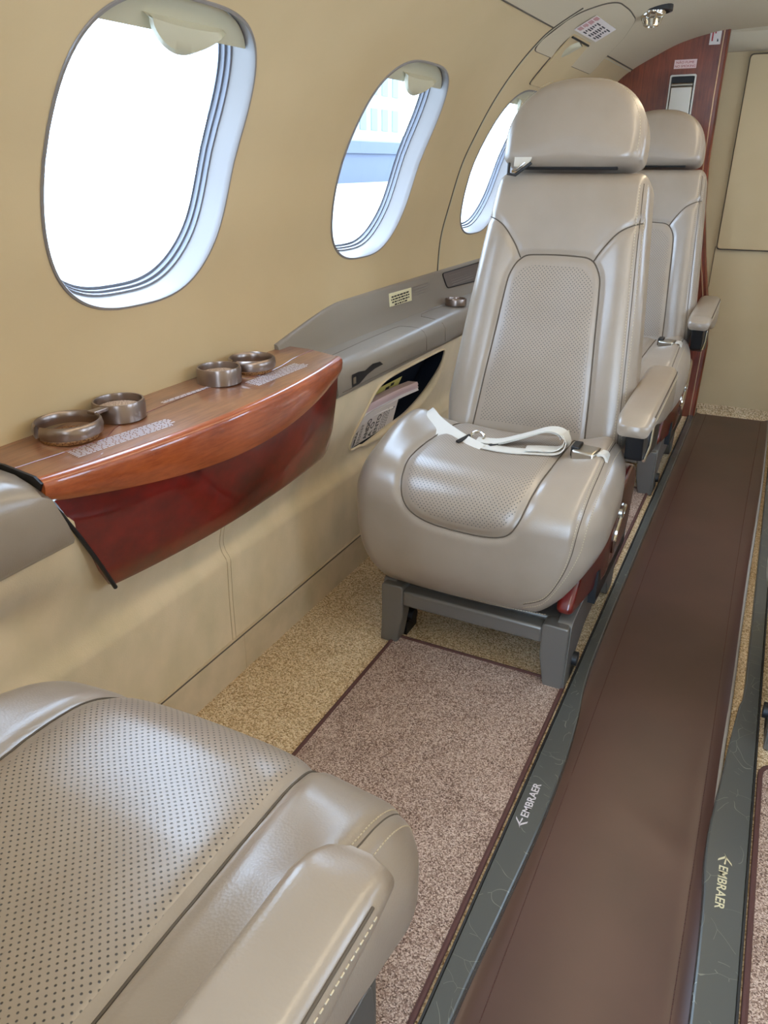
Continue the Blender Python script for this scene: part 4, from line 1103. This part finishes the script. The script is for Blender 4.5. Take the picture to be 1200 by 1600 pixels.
    # veneer cheek
    ck = catmull([(-.222, .160), (-.17, .146), (0, .150), (.16, .160), (.185, .20), (.17, .30), (.10, .345), (.03, .345), (-.06, .315), (-.15, .255), (-.205, .195)], 6, closed=True)
    for sx in (1, -1):
        m = MB(); puff(m, [tuple(p) for p in ck], lambda a, b, c: (sx*(.166+.022*float(sstep(-.2, -.02, a))+.04*(b-.15)+c), a, b), .03, .010, .002)
        B(m, 'veneer_cheek', 'wood_red', t, angle=60)
    m = MB(); tube(m, [(.206+.04*(z_-.15), y_, z_) for y_, z_ in [tuple(p) for p in catmull([(-.02, .20), (-.03, .235), (0, .262), (.045, .275)], 6)]], .005, 8); B(m, 'recline_lever', 'chrome', t)
    m = MB(); R = []
    for rr_, dx in ((.0135, 0), (.0135, .006), (.010, .008), (.009, .006), (.002, .006)):
        R.append([(.208+dx, .010+rr_*math.cos(a), .275+rr_*math.sin(a)) for a in np.linspace(0, 2*math.pi, 24, endpoint=False)])
    loft(m, R, cap=True); B(m, 'recline_button', 'steel', t)
    m = MB(); box(m, -.20, .20, -.10, .20, .12, .19); B(m, 'under_pan', 'black', t)
    return t

def ribbon3(mb, pts, sides, width, th=.0018):
    P = [Vector(p) for p in pts]; n = len(P); R = []
    for i, p in enumerate(P):
        T = (P[min(i+1, n-1)]-P[max(i-1, 0)]).normalized(); S = Vector(sides[i]).normalized(); S = (S-T*S.dot(T)).normalized(); N = T.cross(S)
        R.append([p+S*width/2+N*th/2, p+S*width/2-N*th/2, p-S*width/2-N*th/2, p-S*width/2+N*th/2])
    loft(mb, R, cap=True); return mb
def smooth_path(pts, sides, per=8):
    a = catmull([list(p)+list(s) for p, s in zip(pts, sides)], per); return [q[:3] for q in a], [q[3:] for q in a]
def belts(t, mir, full=True):
    B = lambda m, name, mt, par=t, **k: m.build(name, M[mt], par, mir=mir, **k)
    if full:
        # left strap out of the gap, across the corner
        zc = .418
        m = MB()
        P_ = [(-.212, .03, .385), (-.207, -.012, .418), (-.196, -.035, .430), (-.165, -.062, .422), (-.120, -.095, .416), (-.080, -.120, .412), (-.045, -.137, .408)]
        S_ = [(.40, .75, .35)]*7
        a, s = smooth_path(P_, S_); ribbon3(m, a, s, .044); 
        a2 = [(p[0]-.003, p[1]-.004, p[2]-.006) for p in a]; ribbon3(m, a2[6:], s[6:], .040)
        B(m, 'lap_strap', 'webbing', t, angle=50)
        # tongue and adjuster
        m = MB(); box(m, -.085, -.045, -.122, -.085, .408, .413, rot=Matrix.Rotation(.3, 3, 'Z')); B(m, 'belt_tongue', 'steel', t, bevel=.002)
        m = MB(); tube(m, [(-.062+.013*math.cos(k), -.090+.008*math.sin(k), .419+.009*math.sin(k)) for k in np.linspace(0, 6.2, 20)], .0028, 8); B(m, 'adjuster', 'chrome', t)
        m = MB(); tube(m, [(-.090, -.125, .416), (-.078, -.092, .420)], .004, 8); B(m, 'keeper_bar', 'black', t); m = MB(); tube(m, [(-.030, -.112, .413), (-.012, -.088, .416)], .0042, 8); B(m, 'keeper_bar', 'black', t)
        # loop towards the aisle
        m = MB()
        zs = lambda x_, y_, d: (x_, y_, cproj(x_-CXO[0], y_+.12).z+d)
        P_ = [zs(-.060, -.098, .006), zs(-.020, -.092, .008), zs(.030, -.080, .022), zs(.070, -.074, .034), zs(.098, -.078, .034), zs(.110, -.086, .020), zs(.098, -.100, .006), zs(.060, -.112, .004), zs(.010, -.118, .004), zs(-.040, -.116, .004)]
        S_ = [(0, 1, 0)]*3+[(.1, 1, .05)]*3+[(0, 1, 0)]*4
        a, s = smooth_path(P_, S_); ribbon3(m, a, s, .030)
        B(m, 'belt_loop', 'webbing', t, angle=50)
        m = MB(); a2 = [(p[0]*.96, p[1]+.006, p[2]-.004 if k < 36 else p[2]+.004) for k, p in enumerate(a)]; ribbon3(m, a2[4:60], s[4:60], .030)
        B(m, 'belt_loop', 'webbing', t, angle=50)
    # buckle on the aisle side
    m = MB(); box(m, .128, .172, -.122, -.078, .413, .434, rot=Matrix.Rotation(-.15, 3, 'Z')); B(m, 'buckle', 'steel', t, bevel=.005)
    m = MB(); box(m, .123, .139, -.112, -.078, .418, .439); B(m, 'buckle_latch', 'black', t, bevel=.003)
    m = MB(); a, s = smooth_path([(.162, -.098, .422), (.176, -.102, .430), (.188, -.106, .426), (.194, -.108, .398)], [(0, 1, 0)]*4); ribbon3(m, a, s, .026, .004); B(m, 'buckle_strap', 'webbing', t, angle=50)

CXO[0] = -.02
GL = 'taupe leather cabin seats with perforated inserts'
SX = -.395
s_main = make_seat(1, 'taupe leather seat in the middle with loose white lap belt, facing the viewer', (SX, 1.40, 0), 0, GL); belts(s_main, 1)
s_rear = make_seat(1, 'taupe leather seat behind the belted seat, against the wood partition', (SX, 2.42, 0), 0, GL); belts(s_rear, 1, False)
BOFF[0] = .135; STR[0] = 2.2; CXO[0] = 0; AXO[0] = .020; AOFF[0] = .020
s_near = make_seat(-1, 'nearest taupe leather seat seen from above at the bottom left corner', (SX-.022, .206, 0), math.pi, GL)
BOFF[0] = 0.0; AOFF[0] = 0; STR[0] = 1.0; AXO[0] = 0
s_right = make_seat(-1, 'seat across the aisle at the right edge, only its dark leg in view', (.318, 1.40, 0), 0, GL)

# ------------------------------------------------------------------ outside
m = MB(); m.add([(-120, -60, -1.1), (-1.0, -60, -1.1), (-1.0, 120, -1.1), (-120, 120, -1.1)], [(0, 1, 2, 3)]); g = m.build('apron_ground', M['tarmac'], smooth=False); g['kind'] = 'structure'
hg = thing('hangar_building', 'pale hangar building with two window rows seen through the second window', 'building', (-50, 84, -1.1))
cl1 = mat('pale cladding', srgb(128, 134, 140), .8); cl2 = mat('blue grey cladding', srgb(80, 84, 96), .8); cl3 = mat('dark foliage strip', srgb(84, 88, 98), .9)
m = MB(); box(m, -6, 6, -14, 9, 0, 3.0); m.build('base_wall', cl2, hg, smooth=False)
m = MB(); box(m, -6.2, 6.3, -14, 9, 3.0, 4.2); m.build('canopy_band', cl3, hg, smooth=False)
m = MB(); box(m, -5.8, 5.8, -14, 9, 4.2, 14.0); m.build('upper_wall', cl1, hg, smooth=False)
wm_ = mat('hangar glazing', srgb(84, 98, 102), .5)
for r in range(2):
    for k in range(8):
        m = MB(); y_ = -13+k*2.7; box(m, 5.8, 5.86, y_, y_+1.5, 5.4+r*3.6, 7.6+r*3.6); m.build('window', wm_, hg, smooth=False)
